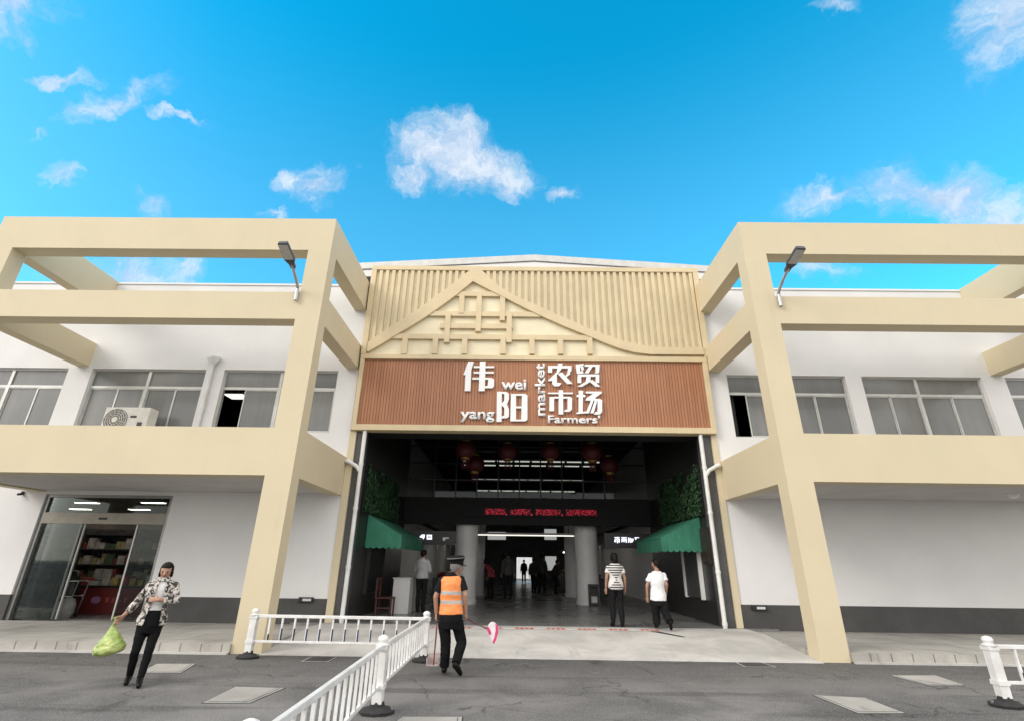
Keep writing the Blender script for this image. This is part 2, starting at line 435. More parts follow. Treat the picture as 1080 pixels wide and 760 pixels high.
window(LB, *LW[0], -17.4, -18.1, -16.6)
window(LB, *LW[1], -14.03, -14.8, -13.2)
window(LB, *LW[2], -10.19, -10.97, -9.37)
window(LB, *LW[3], -6.50, -7.45, -5.7, missing=1)
RW = [(5.80, 9.05), (9.49, 12.77), (13.41, 16.6), (17.1, 20.2)]
RB = side_building(5.286, 24, RW, [], 'white two storey side building with blank lower wall over a dark plinth', -1)
window(RB, *RW[0], 7.42, 6.27, 8.15, missing=1)
window(RB, *RW[1], 11.0, 10.2, 11.87)
window(RB, *RW[2], 15.0, 14.2, 15.8)
window(RB, *RW[3], 18.6, 17.8, 19.4)
# lamp panels on the ceiling of the open-window rooms
for i, (x, lab) in enumerate(((-8.73, 'white ceiling light seen through the open left window'),)):
    t = thing('ceiling_light', (x, 15.0, 6.3), lab, 'ceiling light')
    B(x-.32, x+.32, 14.72, 15.28, 6.262, 6.32).build('housing', M['alu'], t)
    B(x-.30, x+.30, 14.74, 15.26, 6.25, 6.26).build('diffuser', M['tube'], t)
    B(x-.02, x+.02, 14.98, 15.02, 6.322, 8.49).build('hanger', M['alu'], t)
# cream corner pilasters
for x0, x1, lab in ((-4.36, -4.19, 'slim cream pilaster left of the dark entrance'), (5.135, 5.282, 'slim cream pilaster right of the dark entrance')):
    tag(B(x0, x1, Yw-.03, Yw+.28, .16, 4.70).build('pilaster', M['cream']), lab, 'pilaster', 'cream corner pilasters')

# glass shop door
x0, x1, z0, z1 = DOOR
fo = MB(); yg = Yw+.10
for a, b in ((x0, x0+.09), (x1-.09, x1)): fo.box(a, b, yg-.05, yg+.05, z0, z1)
fo.box(x0+.09, x1-.09, yg-.05, yg+.05, z1-.07, z1)
door = fo.build('shop_door', M['alu_dark'], LB)
B(x0+.09, x1-.09, yg-.06, yg+.06, 2.30, 2.56).build('door_header', mat('header_bronze', (.26, .24, .20), .4, .08, 3., metal=.4), door)
B(-10.36, -10.16, yg-.075, yg-.061, 2.40, 2.45).build('door_sensor', M['black'], door)
for a, b, c, d, y in ((x0+.09, x1-.09, 2.56, z1-.07, yg), (x0+.09, -10.82, z0+.02, 2.30, yg+.03), (-9.40, x1-.09, z0+.02, 2.30, yg+.03), (-11.5, -10.75, z0+.02, 2.30, yg-.03)):
    B(a, b, y-.005, y+.005, c, d).build('glass', M['glass'], door)
for x in (-10.82, -9.40, -10.72):
    B(x-.018, x+.018, yg+.012, yg+.05, z0+.02, 2.30).build('edge_strip', M['alu'], door)
# shop interior shell
sh = MB(); sh.box(-16.0, -7.0, 13.29, 19.2, .10, PZ); sh.build('shop_floor', M['hallfloor'], LB)
sh = MB(); sh.box(-16.2, -16.0, 13.29, 19.2, PZ, 3.14); sh.box(-7.0, -6.8, 13.29, 19.2, PZ, 3.14); sh.box(-16.2, -6.8, 19.2, 19.4, PZ, 3.14); sh.build('shop_wall', mat('shop_wall', (.17, .15, .135), .7, .1, 2.), LB)
for (px, py, lab) in ((92, 530, 'front lamp strip nearer the left jamb inside the shop'), (162, 530, 'front lamp strip nearer the right jamb inside the shop'), (85, 536.6, 'rear lamp strip nearer the left jamb inside the shop'), (147, 537, 'rear lamp strip nearer the right jamb inside the shop')):
    d_ = ray(px, py); q = CPOS + d_*((3.08-CAM_H)/d_.z); x, y = q.x, q.y
    t = thing('ceiling_light', (x, y, 3.14), lab, 'ceiling light', 'lamp strips in the shop ceiling')
    B(x-.36, x+.36, y-.11, y+.11, 3.085, 3.145).build('housing', M['alu'], t)
    B(x-.33, x+.33, y-.09, y+.09, 3.078, 3.083).build('diffuser', M['tube2'], t)
# red counter
ca, cb_ = at(66, 635, 14.7).x, at(172, 635, 14.7).x; ct = at(110, 617, 14.7).z
t = thing('shop_counter', ((ca+cb_)/2, 15.0, PZ), 'dark red shop counter with a small round emblem behind the glass', 'counter')
B(ca, cb_, 14.75, 15.3, PZ, ct-.05).build('body', M['redpanel'], t)
B(ca-.05, cb_+.05, 14.70, 15.35, ct-.047, ct).build('top', M['dark_tile'], t)
q = at(101, 632, 14.74)
e = MB(); e.rings([((q.x, 14.745, q.z), (.13,0,0), (0,0,.09)), ((q.x, 14.735, q.z), (.13,0,0), (0,0,.09))], 20); e.build('emblem', mat('emblem_mauve', (.34, .17, .28), .4, .1, 9.), t)
e = MB(); rr = random.Random(3)
for i in range(4):
    for k in range(4):
        xx = q.x+.24+i*.16; e.box(xx+.04*rr.random(), xx+.09+.03*rr.random(), 14.735+.001*k, 14.745, q.z-.05+.03*k, q.z-.032+.03*k)
    e.box(q.x+.24+i*.16+.05, q.x+.24+i*.16+.07, 14.733, 14.745, q.z-.05, q.z+.05)
e.build('lettering', mat('faded_red_print', (.50, .10, .08), .5, .1, 9.), t)
g2 = MB(); mats_ = [mat('counter_goods', c, .6, .2, 9.) for c in ((.5, .48, .42), (.35, .06, .04), (.4, .3, .1))]
x = ca+.1
while x < cb_-.3: g2.cur = rr.randrange(3); w = rr.uniform(.12, .3); g2.box(x, x+w*.9, 14.85, 15.15, ct+.002, ct+rr.uniform(.08, .26)); x += w*1.25
o = g2.build('goods', mats_, t); o['kind'] = 'stuff'
# shelves at the back of the shop
t = thing('shop_shelf', (-12, 17.2, PZ), 'tall dark shelving stocked with goods along the shop rear wall', 'shelf')
s_ = MB()
for z in (.4, .85, 1.3, 1.75, 2.2): s_.box(-15.6, -8.4, 17.0, 17.5, z, z+.04)
for x in (-15.6, -13.8, -12.0, -10.2, -8.44): s_.box(x, x+.04, 17.0, 17.5, PZ, 2.4)
s_.build('rack', M['darkgrey'], t)
gm = []
for c in ((.45, .43, .40), (.22, .05, .04), (.08, .12, .07), (.35, .30, .16)): gm.append(mat('goods', c, .6, .2, 9.))
g = MB()
for z in (.44, .89, 1.34, 1.79):
    x = -15.5
    while x < -8.6:
        w = rr.uniform(.1, .3); g.cur = rr.randrange(4); g.box(x, x+w*.9, 17.05, 17.3, z, z+rr.uniform(.15, .34)); x += w
B(-15.6, -8.4, 17.51, 17.55, PZ, 2.4).build('back_panel', M['crate'], t)
go = g.build('goods', gm, t); go['kind'] = 'stuff'
# shopping trolley and sacks at the left pane, black coat rack
t = thing('shopping_trolley', (-11.2, 13.8, PZ), 'thin grey wire trolley standing behind the left glass pane', 'trolley')
w = MB()
for yy in (13.65, 14.0):
    w.tube([(-11.55, yy, PZ+.05), (-11.45, yy, .98)], .014, 8); w.tube([(-10.95, yy, PZ+.05), (-10.85, yy, .98)], .014, 8); w.tube([(-11.5, yy, .62), (-10.9, yy, .62)], .012, 8); w.tube([(-11.46, yy, .97), (-10.86, yy, .97)], .012, 8)
w.build('frame', M['steel'], t)
w = MB()
for x in (-11.55, -10.95):
    for yy in (13.65, 14.0): w.rings([((x-.02, yy, PZ+.05), (0,.05,0), (0,0,.05)), ((x+.02, yy, PZ+.05), (0,.05,0), (0,0,.05))], 14)
w.build('wheel', M['rubber'], t)
tag(MB().rings([((-10.98+.02*k, 13.6, PZ+z), (a,0,0), (0,a*.7,0)) for k, (z, a) in enumerate(((0, .2), (.12, .24), (.3, .22), (.42, .15), (.46, .05)))], 18).build('sack', mat('pale_sack', (.25, .25, .24), .8, .15, 8., .2), smooth=True), 'pale sack slumped on the floor inside the shop door', 'sack')
q0, q1 = at(64, 648, 14.1), at(78, 606, 14.1)
tag(MB().rings([((q0.x+(q1.x-q0.x)*.35*t_, 14.1, PZ+z), (a,0,0), (0,a*.8,0)) for t_, z, a in ((0, 0, .24), (.25, .3, .26), (.5, .6, .25), (.75, .85, .2), (.95, 1.02, .11), (1, 1.06, .03))], 18).build('covered_rack', M['black'], smooth=True), 'black covered rack standing behind the left glass pane', 'rack')

# ------------------------------------------------------------------ market hall (centre)
H = thing('market_hall', (.46, Yw, 0), 'central market hall with a shallow metal gable and dark wide entrance', 'building')
ga = at(565, 271, 13.6); gl = at(385, 281, 13.6); gr = at(745, 284.5, 13.6)
sl = .066; gx0, gx1 = -5.15, 6.07; ax, az = ga.x-.05, ga.z
zl = az - sl*(ax-gx0); zr = az - sl*(gx1-ax)
g = MB(); g.prism([(gx0+.05, 13.485, 9.2), (gx1-.05, 13.485, 9.2), (gx1-.05, 13.485, zr-.102), (ax, 13.485, az-.102), (gx0+.05, 13.485, zl-.102)], (0, .33, 0)); g.build('gable_wall', M['white'], H)
g = MB(); g.prism([(gx0-.1, 13.5, zl-.10), (ax, 13.5, az-.10), (gx1+.1, 13.5, zr-.10), (gx1+.1, 13.5, zr), (ax, 13.5, az), (gx0-.1, 13.5, zl)], (0, 33.2, 0)); g.build('roof', M['roof_metal'], H)
g = MB(); g.prism([(gx0, 13.495, zl-.225), (ax, 13.495, az-.225), (gx1, 13.495, zr-.225), (gx1, 13.495, zr-.004), (ax, 13.495, az-.004), (gx0, 13.495, zl-.004)], (0, -.03, 0)); g.build('fascia', M['alu'], H)
g = MB(); g.prism([(gx0, 13.462, zl-.255), (ax, 13.462, az-.255), (gx1, 13.462, zr-.255), (gx1, 13.462, zr-.228), (ax, 13.462, az-.228), (gx0, 13.462, zl-.228)], (0, .02, 0)); g.build('gutter', M['gutter'], H)
w = MB()
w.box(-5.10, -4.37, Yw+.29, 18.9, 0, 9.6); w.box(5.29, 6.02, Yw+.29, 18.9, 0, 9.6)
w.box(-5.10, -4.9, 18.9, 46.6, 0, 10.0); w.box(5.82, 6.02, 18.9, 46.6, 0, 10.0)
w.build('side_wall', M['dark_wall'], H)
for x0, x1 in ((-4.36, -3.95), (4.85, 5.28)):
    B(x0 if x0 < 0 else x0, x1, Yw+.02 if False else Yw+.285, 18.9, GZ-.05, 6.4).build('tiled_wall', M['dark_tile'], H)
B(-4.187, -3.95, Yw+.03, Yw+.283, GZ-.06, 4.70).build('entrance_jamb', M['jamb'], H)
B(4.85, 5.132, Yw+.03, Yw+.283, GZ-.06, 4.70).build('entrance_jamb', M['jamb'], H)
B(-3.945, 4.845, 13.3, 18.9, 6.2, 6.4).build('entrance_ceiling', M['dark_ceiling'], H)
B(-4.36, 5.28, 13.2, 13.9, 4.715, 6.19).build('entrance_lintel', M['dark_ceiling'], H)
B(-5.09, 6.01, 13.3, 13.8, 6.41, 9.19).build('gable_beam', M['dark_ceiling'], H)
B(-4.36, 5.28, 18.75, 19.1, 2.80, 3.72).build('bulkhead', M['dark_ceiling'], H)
e = MB(); hx0, hx1 = .22, 1.55
e.box(-4.9, hx0, 46.2, 46.5, GZ, 10.0); e.box(hx1, 5.82, 46.2, 46.5, GZ, 10.0); e.box(hx0, hx1, 46.2, 46.5, 2.05, 10.0); e.build('end_wall', M['mid_wall'], H)
# dark hall ceiling and solid stall partitions
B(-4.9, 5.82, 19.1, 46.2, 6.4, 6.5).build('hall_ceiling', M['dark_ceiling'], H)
# glazing grid above the bulkhead
mg = MB(); x = -2.95
while x < 4.0:
    mg.box(x-.025, x+.025, 18.82, 18.88, 3.72, 6.2); x += .78
for z in (4.35, 4.95, 5.6): mg.box(-3.9, 4.8, 18.83, 18.87, z-.025, z+.025)
mg.build('glazing_bar', M['black'], H)
B(-3.94, 4.84, 18.848, 18.852, 3.72, 6.2).build('glazing', M['glass'], H)
# columns
for x, y, lab in ((-1.74, 19.45, 'left of the two front columns'), (2.66, 19.8, 'right of the two front columns'), (-1.74, 24.5, ''), (2.7, 24.5, '')):
    c_ = MB(); c_.lathe([(.43, 0), (.43, .12), (.41, .13), (.41, 3.3)], (x, y, GZ), 36); c_.build('column', M['column'], H, smooth=True)
# ------------------------------------------------------------------ signboard
SG = thing('signboard', (.46, Yb, 4.7), 'big market signboard of brown slats under a cream slatted gable panel', 'signboard')
sx0, sx1 = -4.31, 5.27
zb0, zb1, zc0, zc1, zt = 4.71, 4.865, 6.72, 6.86, 9.69
fr = MB()
fr.box(sx0, sx1, Yb-.03, Yb+.29, zb0, zb1); fr.box(sx0, sx1, Yb-.03, Yb+.2, zc0, zc1)
fr.box(sx0, sx0+.115, Yb-.028, Yb+.29, zb1, zc0); fr.box(sx1-.135, sx1, Yb-.028, Yb+.29, zb1, zc0)
fr.build('frame', M['cream2'], SG, bevel=.008)
B(sx0+.12, sx1-.14, Yb+.06, Yb+.09, zb1, zc0).build('backing', M['brownback'], SG)
sb = MB(); n = 118; dx = (sx1-.14-sx0-.12)/n
for i in range(n):
    a = sx0+.12+i*dx; sb.box(a+dx*.06, a+dx*.93, Yb+.035, Yb+.058, zb1+.002, zc0-.002)
so = sb.build('brown_slats', M['brown'], SG)
# cream upper panel
B(sx0+.06, sx1-.06, Yb+.055, Yb+.13, zc1, zt-.1).build('panel', M['cream3'], SG)
uf = MB(); uf.box(sx0-.01, sx1+.10, Yb-.04, Yb+.30, zt-.12, zt+.02); uf.box(sx0-.01, sx0+.14, Yb-.038, Yb+.30, zc1, zt-.12); uf.box(sx1-.06, sx1+.10, Yb-.038, Yb+.30, zc1, zt-.12)
uf.build('upper_frame', M['cream2'], SG, bevel=.006)
low = [(389,371.3),(402,363.8),(414.7,356),(434,344.5),(452.4,333),(467,322.5),(482.4,311.2),(498.8,297.5),(517.9,307.6),(532.4,314.9),(559.9,328.9),(570.4,333.9),(595,344.8),(619.6,354.9),(640,363.2),(654,368.4),(669,372.2),(686,374.3),(742,374.6)]
upp = [(388.5,361.5),(411.8,345.5),(442,326.4),(474,303),(490,290.5),(495.5,286.5),(499.5,284.6),(503.5,284.4),(508,286),(526.6,303),(546.8,314.5),(576,327.4),(602,339),(632.6,352),(654,359.5),(676,364.5),(698,367),(740,367.3)]
def interp(pts, x):
    for (a, b), (c, d) in zip(pts, pts[1:]):
        if a <= x <= c: return b + (d-b)*(x-a)/(c-a)
    return pts[0][1] if x < pts[0][0] else pts[-1][1]
lowW = [at(a, b, Yb) for a, b in low]; uppW = [at(a, b, Yb) for a, b in upp]
def zof(W, x):
    for p, q in zip(W, W[1:]):
        if p.x <= x <= q.x: return p.z + (q.z-p.z)*(x-p.x)/(q.x-p.x)
    return W[0].z if x < W[0].x else W[-1].z
us = MB(); nsl = 50; d_ = (sx1-.07-(sx0+.15))/nsl
for i in range(nsl):
    a = sx0+.15+(i+.42)*d_; b = a+.095
    us.box(a, b, Yb-.02, Yb+.053, max(zof(uppW, (a+b)/2)-.10, zc1), zt-.122)
us.build('cream_slats', M['cream2'], SG)
# gable band: strip of quads between lower and upper outlines
xs = sorted([p.x for p in lowW] + [p.x for p in uppW]); xs = [max(sx0+.145, min(sx1-.065, x)) for x in xs]
xs = sorted(set(round(x, 4) for x in xs))
gb = MB()
poly = [(x, Yb-.06, zof(uppW, x)) for x in xs] + [(x, Yb-.06, max(zof(lowW, x), zc1+.004)) for x in reversed(xs)]
bmv = []
for a, b in zip(xs, xs[1:]):
    gb.add([(a, Yb-.06, zof(lowW, a)), (b, Yb-.06, zof(lowW, b)), (b, Yb-.06, zof(uppW, b)), (a, Yb-.06, zof(uppW, a))], [(0, 1, 2, 3)])
    gb.add([(a, Yb-.06, zof(lowW, a)), (b, Yb-.06, zof(lowW, b)), (b, Yb+.053, zof(lowW, b)), (a, Yb+.053, zof(lowW, a))], [(0, 3, 2, 1)])
    gb.add([(a, Yb-.06, zof(uppW, a)), (b, Yb-.06, zof(uppW, b)), (b, Yb+.0, zof(uppW, b)), (a, Yb+.0, zof(uppW, a))], [(0, 1, 2, 3)])
gb.build('gable_band', M['cream2'], SG)
# lattice inside the gable
lt = MB()
def hb(xa, xb, y, dy=0.):
    a, b = at(xa, y, Yb), at(xb, y, Yb); z = (a.z+b.z)/2; lt.box(a.x, b.x, Yb-.035+dy, Yb+.053, z-.075, z+.075)
def vb(x, ya, yb, dy=-.012):
    a, b = at(x, ya, Yb), at(x, yb, Yb); xx = (a.x+b.x)/2; lt.box(xx-.075, xx+.075, Yb-.035+dy, Yb+.0525, b.z, a.z)
hb(479, 529, 310.5); hb(453, 570, 331.5, .003); hb(464, 541, 344.2, .006); hb(413.5, 624, 355.8, .002)
vb(487, 311, 331); vb(505, 311, 350, -.016); vb(530, 312, 338.5); vb(472, 331, 361.5, -.018); vb(537, 331, 361.5, -.018)
for x in (427, 459, 490, 530.5, 561, 591, 622): vb(x, 356, 373.6, -.010)
lt.build('lattice', M['cream2'], SG)
# lettering: each character a part
def glyph(name, polys, sc, ox, oy):
    mb = MB()
    for i, p in enumerate(polys):
        yy = Yb - .035 - .0022*i
        pts = [at(ox+a/sc, oy+b/sc, Yb) for a, b in p]; pts = [V((q.x, yy, q.z)) for q in pts]
        mb.prism(pts, (0, Yb+.024-yy, 0))
    return mb.build(name, M['letter'], SG)
S6 = (10.86, 480, 380); S7 = (10.14, 560, 375)
glyph('character', [[(150,18),(215,18),(186,112),(176,350),(110,350),(120,168),(95,168),(118,110)],
    [(215,68),(447,68),(447,88),(215,88)], [(213,132),(442,132),(442,152),(213,152)],
    [(198,200),(360,200),(425,204),(447,222),(447,290),(428,318),(338,318),(338,296),(374,292),(380,222),(198,220)],
    [(285,18),(350,18),(340,352),(270,352)]], *S6)
glyph('character', [[(480,358),(536,358),(532,702),(474,702)], [(530,358),(592,362),(617,382),(617,445),(594,500),(617,560),(617,640),(592,662),(528,662),(528,642),(562,630),(564,545),(530,512),(530,494),(562,462),(564,384),(530,380)],
    [(640,384),(698,384),(698,697),(632,697)], [(690,384),(802,384),(828,402),(828,680),(800,697),(690,697),(690,677),(756,677),(764,404),(690,404)], [(690,528),(768,528),(768,548),(690,548)]], *S6)
glyph('character', [[(182,112),(226,112),(226,182),(182,182)], [(220,112),(432,112),(432,162),(410,187),(386,187),(395,138),(220,138)],
    [(290,88),(337,88),(322,152),(218,272),(178,270),(272,180)], [(224,235),(276,195),(276,288),(326,296),(300,327),(250,327),(226,302)],
    [(285,195),(330,180),(442,302),(385,302)], [(372,212),(402,180),(422,196),(366,240)]], *S7)
glyph('character', [[(476,100),(560,90),(562,108),(524,118),(522,172),(548,160),(562,190),(490,194)], [(528,120),(556,116),(566,152),(540,160)], [(572,100),(732,100),(726,188),(682,192),(690,170),(688,120),(572,118)], [(622,116),(658,116),(614,190),(572,190)],
    [(498,203),(728,203),(728,226),(498,226)], [(496,224),(536,224),(536,292),(496,292)], [(690,224),(728,224),(728,292),(690,292)], [(590,230),(636,230),(632,282),(545,332),(494,332),(582,282)], [(622,278),(652,260),(738,332),(690,332)]], *S7)
glyph('character', [[(180,394),(447,394),(447,409),(180,409)], [(296,370),(342,370),(344,627),(295,627)], [(198,442),(246,442),(246,592),(196,592)], [(240,440),(300,440),(300,458),(240,458)], [(340,440),(420,440),(438,456),(436,576),(410,599),(348,599),(368,580),(390,574),(390,458),(340,458)]], *S7)
glyph('character', [[(510,374),(556,374),(552,607),(508,607)], [(488,420),(580,420),(580,442),(488,442)], [(488,606),(594,596),(594,614),(488,623)], [(585,384),(752,384),(752,402),(690,447),(686,462),(580,480),(590,455),(665,405),(585,402)],
    [(600,462),(735,462),(758,478),(758,602),(735,629),(668,629),(690,602),(710,596),(710,480),(600,480)], [(640,476),(668,476),(618,616),(583,616)], [(682,476),(708,476),(668,616),(632,616)]], *S7)
def text_mesh(body, bold=.022):
    cu = bpy.data.curves.new('txt', 'FONT'); cu.body = body; cu.size = 1; cu.offset = bold; cu.extrude = 0.; cu.resolution_u = 4
    ob = bpy.data.objects.new('txt', cu); COL.objects.link(ob)
    dg = bpy.context.evaluated_depsgraph_get(); dg.update(); me = bpy.data.meshes.new_from_object(ob.evaluated_get(dg))
    bpy.data.objects.remove(ob); bpy.data.curves.remove(cu); return me
def lettering(name, body, x0, x1, z0, z1, y, m, parent, rot=False, th=.05, bold=.022, flip=None):
    me = text_mesh(body, bold); vs = [v.co.copy() for v in me.vertices]
    if rot: vs = [V((-v.y, v.x, 0)) for v in vs]
    a0 = min(v.x for v in vs); a1 = max(v.x for v in vs); b0 = min(v.y for v in vs); b1 = max(v.y for v in vs)
    for v, w in zip(me.vertices, vs): v.co = V((x0 + (w.x-a0)/(a1-a0)*(x1-x0), y, z0 + (w.y-b0)/(b1-b0)*(z1-z0)))
    bm = bmesh.new(); bm.from_mesh(me)
    ex = bmesh.ops.extrude_face_region(bm, geom=list(bm.faces))
    bmesh.ops.translate(bm, verts=[e for e in ex['geom'] if isinstance(e, bmesh.types.BMVert)], vec=(0, -th, 0))
    bmesh.ops.recalc_face_normals(bm, faces=bm.faces); bm.to_mesh(me); bm.free()
    me.materials.clear(); me.materials.append(m); me.name = name
    ob = bpy.data.objects.new(name, me); COL.objects.link(ob)
    if parent: ob.parent = parent; ob.location = -V(parent.location)
    return ob
L_ = M['letter']
lettering('latin_letters', 'wei', -.388, .284, 5.855, 6.15, Yb+.02, L_, SG, th=.05)
lettering('latin_letters', 'yang', -1.46, -.555, 4.945, 5.235, Yb+.02, L_, SG, th=.05)
lettering('latin_letters', 'market', .515, .795, 5.14, 6.62, Yb+.02, L_, SG, rot=True, th=.05)
lettering('latin_letters', "Farmers'", .86, 2.235, 4.945, 5.165, Yb+.02, L_, SG, th=.05)

# ------------------------------------------------------------------ downpipes
def downpipe(x, z0, z1, label, branch=0, hopper=False):
    t = thing('downpipe', (x, Yw, z0), label, 'downpipe', 'white downpipes')
    y = Yw-.06
    MB().tube([(x, y, z0), (x, y, z1)], .052, 16).build('pipe', M['pipe'], t, smooth=True)
    c_ = MB()
    for z in ([z0+.05, z0+1.15, z0+2.5, z0+3.6] if z1-z0 > 4 else [z0+.4, z0+2.]):
        c_.tube([(x, y, z), (x, y, z+.07)], .062, 16)
    c_.build('collar', M['pipe'], t, smooth=True)
    if branch:
        zz = 3.75
        MB().tube([(x, y-.0, zz-.12), (x+branch*.10, y-.03, zz+.02), (x+branch*.28, y-.06, zz+.12), (x+branch*.36, y-.07, zz+.15)], .05, 14).build('branch', M['pipe'], t, smooth=True)
        MB().tube([(x+branch*.34, y-.07, zz+.15), (x+branch*.34, Yw+.06 if False else y+.02, zz+.15)], .062, 14).build('elbow', M['pipe'], t, smooth=True)
    if hopper:
        MB().rings([((x, y, z1), (.06,0,0), (0,.06,0)), ((x, y-.02, z1+.22), (.2,0,0), (0,.1,0)), ((x, y-.02, z1+.26), (.2,0,0), (0,.1,0))], 4).build('hopper', M['pipe'], t)
    return t
downpipe(-3.955, GZ, 4.70, 'white downpipe down the left entrance jamb', -1)
downpipe(4.845, GZ, 4.70, 'white downpipe down the right entrance jamb', 1)
downpipe(-8.42, 3.26, 6.5, 'short white downpipe with hopper between upper windows', 0, True)

# ------------------------------------------------------------------ air conditioner
a0 = at(112, 430, 12.5); a1 = at(159, 430, 12.5); zt_ = at(135, 429, 12.5).z
xa, xb = a0.x, a1.x; zb_ = zt_-.74
AC = thing('air_conditioner', ((xa+xb)/2, 12.66, zb_), 'white outdoor air conditioner unit below the upper left window', 'air conditioner')
B(xa, xb, 12.5, 12.84, zb_, zt_).build('body', M['ac'], AC, bevel=.02)
cx_, cz_ = xa+.33, zb_+.40
f = MB()
for k in range(5): 
    rr_ = .07+.055*k
    f.tube([(cx_+rr_*math.cos(t*math.pi/16), 12.475, cz_+rr_*math.sin(t*math.pi/16)) for t in range(33)], .008, 6)
for k in range(12): f.tube([(cx_+.05*math.cos(k*math.pi/6), 12.48, cz_+.05*math.sin(k*math.pi/6)), (cx_+.29*math.cos(k*math.pi/6+.3), 12.48, cz_+.29*math.sin(k*math.pi/6+.3))], .006, 6)
f.build('fan_grille', M['ac'], AC)
f = MB(); f.rings([((cx_, 12.494, cz_), (.305,0,0), (0,0,.305)), ((cx_, 12.499, cz_), (.305,0,0), (0,0,.305))], 32); f.build('fan_opening', M['acgrille'], AC)
f = MB(); f.rings([((cx_, 12.460, cz_), (.065,0,0), (0,0,.065)), ((cx_, 12.472, cz_), (.075,0,0), (0,0,.075))], 24); f.build('fan_hub', M['ac'], AC)
B(xa+.70, xa+.86, 12.494, 12.499, zt_-.28, zt_-.22).build('badge', M['darkgrey'], AC)
B(xb-.22, xb-.12, 12.47, 12.499, zb_+.18, zb_+.34).build('valve_cover', M['darkgrey'], AC)
f = MB()
for x in (xa+.1, xb-.15): f.box(x, x+.05, 12.45, Yw, zb_-.05, zb_-.002); f.box(x, x+.05, Yw-.05, Yw-.002, zb_-.5, zb_-.05)
f.build('bracket', M['galv'], AC)

# ------------------------------------------------------------------ wall lamps on the frames
def wall_lamp(b, k, n1, e1, e2, label):
    p0 = at(*b, Yf); p0.y = Yf-.06
    pn = at(*n1, 9.35); pe = (at(*e1, 8.85) + at(*e2, 8.85))/2; pk = at(*k, 9.78)
    t = thing('wall_lamp', p0, label, 'lamp', 'lamps on the cream frames')
    MB().tube([p0 - V((0,0,.10)), p0 + V((0,0,.18))], .042, 16).build('sleeve', M['galv'], t, smooth=True)
    pts = [p0 + V((0,0,.2))]
    for i in range(1, 9):
        s = i/8; q = p0.lerp(pk, s*2) if s < .5 else pk.lerp(pn, s*2-1)
        a = p0 + V((0,0,.2)); q = a*(1-s)**2 + pk*2*s*(1-s) + pn*s*s; pts.append(q)
    MB().tube(pts, .032, 12).build('arm', M['galv'], t, smooth=True)
    d = (pe-pn); L = d.length; d.normalize(); sd = d.cross(V((0,0,1))).normalized(); u = sd.cross(d)
    w = (at(*e2, 8.85) - at(*e1, 8.85)).length/2
    hd = MB(); o = pn - d*.10
    prof = [(0, .05), (.12, .06), (.22, w), (L+.1, w*.98), (L+.14, w*.85)]
    rows = [o + d*a for a, _ in prof]
    vs = []; fs = []
    for (a, ww), c in zip(prof, rows):
        vs += [c - sd*ww - u*.03, c + sd*ww - u*.03, c + sd*ww*.9 + u*.05, c - sd*ww*.9 + u*.05]
    for i in range(len(prof)-1):
        for q in range(4): fs.append((i*4+q, i*4+(q+1) % 4, i*4+4+(q+1) % 4, i*4+4+q))
    fs += [(3,2,1,0), tuple(range(len(vs)-4, len(vs)))]
    hd.add(vs, fs); hd.build('lamp_head', M['lampgrey'], t, bevel=.01)
    c = o + d*(.22 + (L+.1-.22)*.54) - u*.034
    MB().obox(c, d*(L-.12)*.46, sd*w*.86, u*.004).build('lens', M['lamplens'], t)
    return t
wall_lamp((313.5,314), (314,300), (308,279), (293,257.5), (304.5,257.5), 'grey lamp on a curved arm beside the left pillar')
wall_lamp((821.5,320), (821,305), (831.5,283), (838.5,263), (849.5,262.5), 'grey lamp on a curved arm beside the right pillar')

# ------------------------------------------------------------------ barriers
FH = .64
def post(x, y, label):
    t = thing('fence_post', (x, y, 0), label, 'fence post', 'white barrier posts on rubber feet')
    MB().box(x-.055, x+.055, y-.055, y+.055, .09, .635).build('shaft', M['fence'], t, bevel=.006)
    MB().lathe([(.076, .637), (.078, .655), (.048, .665), (.048, .675), (.060, .69), (.060, .712), (.045, .735), (.020, .746), (.004, .748)], (x, y, 0), 20).build('cap', M['fence'], t, smooth=True)
    f = MB(); a = []
    for s, z in ((.19, .002), (.20, .03), (.15, .055), (.085, .07), (.075, .11)): a.append(((x, y, z), (s*.98, 0, 0), (0, s*.78, 0)))
    f.rings(a, 8); f.build('foot', M['rubber'], t)
    b = MB()
    for k in (-1, 1):
        b.lathe([(.015, .03), (.015, .065), (.004, .068)], (x+k*.16, y, 0), 10)
    b.build('bolt', M['steel'], t)
    [B(x-.065, x+.065, y-.065, y+.065, a, c).build('clamp', M['fence'], t) for a, c in ((.595, .633), (.225, .275))]
    return t
def panel(p, q, n, label, mats=None, full=False):
    p, q = V((*p, 0)), V((*q, 0)); d = (q-p).normalized(); c = (p+q)/2
    t = thing('railing', c, label, 'fence', 'white railing panels')
    a, b = p + d*.06, q - d*.06
    MB().bar(a + V((0,0,.63)), b + V((0,0,.63)), .042, .048).build('top_rail', M['fence'], t, bevel=.006)
    MB().bar(a + V((0,0,.25)), b + V((0,0,.25)), .035, .035).build('bottom_rail', M['fence'], t, bevel=.004)
    L = (b-a).length
    for i in range(n):
        c_ = a + d*(L*(i+1)/(n+1))
        bo = MB().bar(c_ + V((0,0,.267)), c_ + V((0,0,.606)), .028, .028, up=d)
        o = bo.build('baluster', M['fence'], t)
        # dark reflective sticker along the lower half of the bar
        hz = .45 if i not in (0, n-1) else .36
        MB().obox(c_ + d*(.0072 if abs(d.x) > .5 else -.0082) + V((0,0,(.27+hz)/2)), d*(.0082 if abs(d.x) > .5 else .0070), V((-d.y, d.x, 0))*.0148, V((0,0,(hz-.27)/2))).build('sticker', M['blue'] if (2 < i < n-3 and abs(d.x) > .5) else M['sticker'], o)
    return t
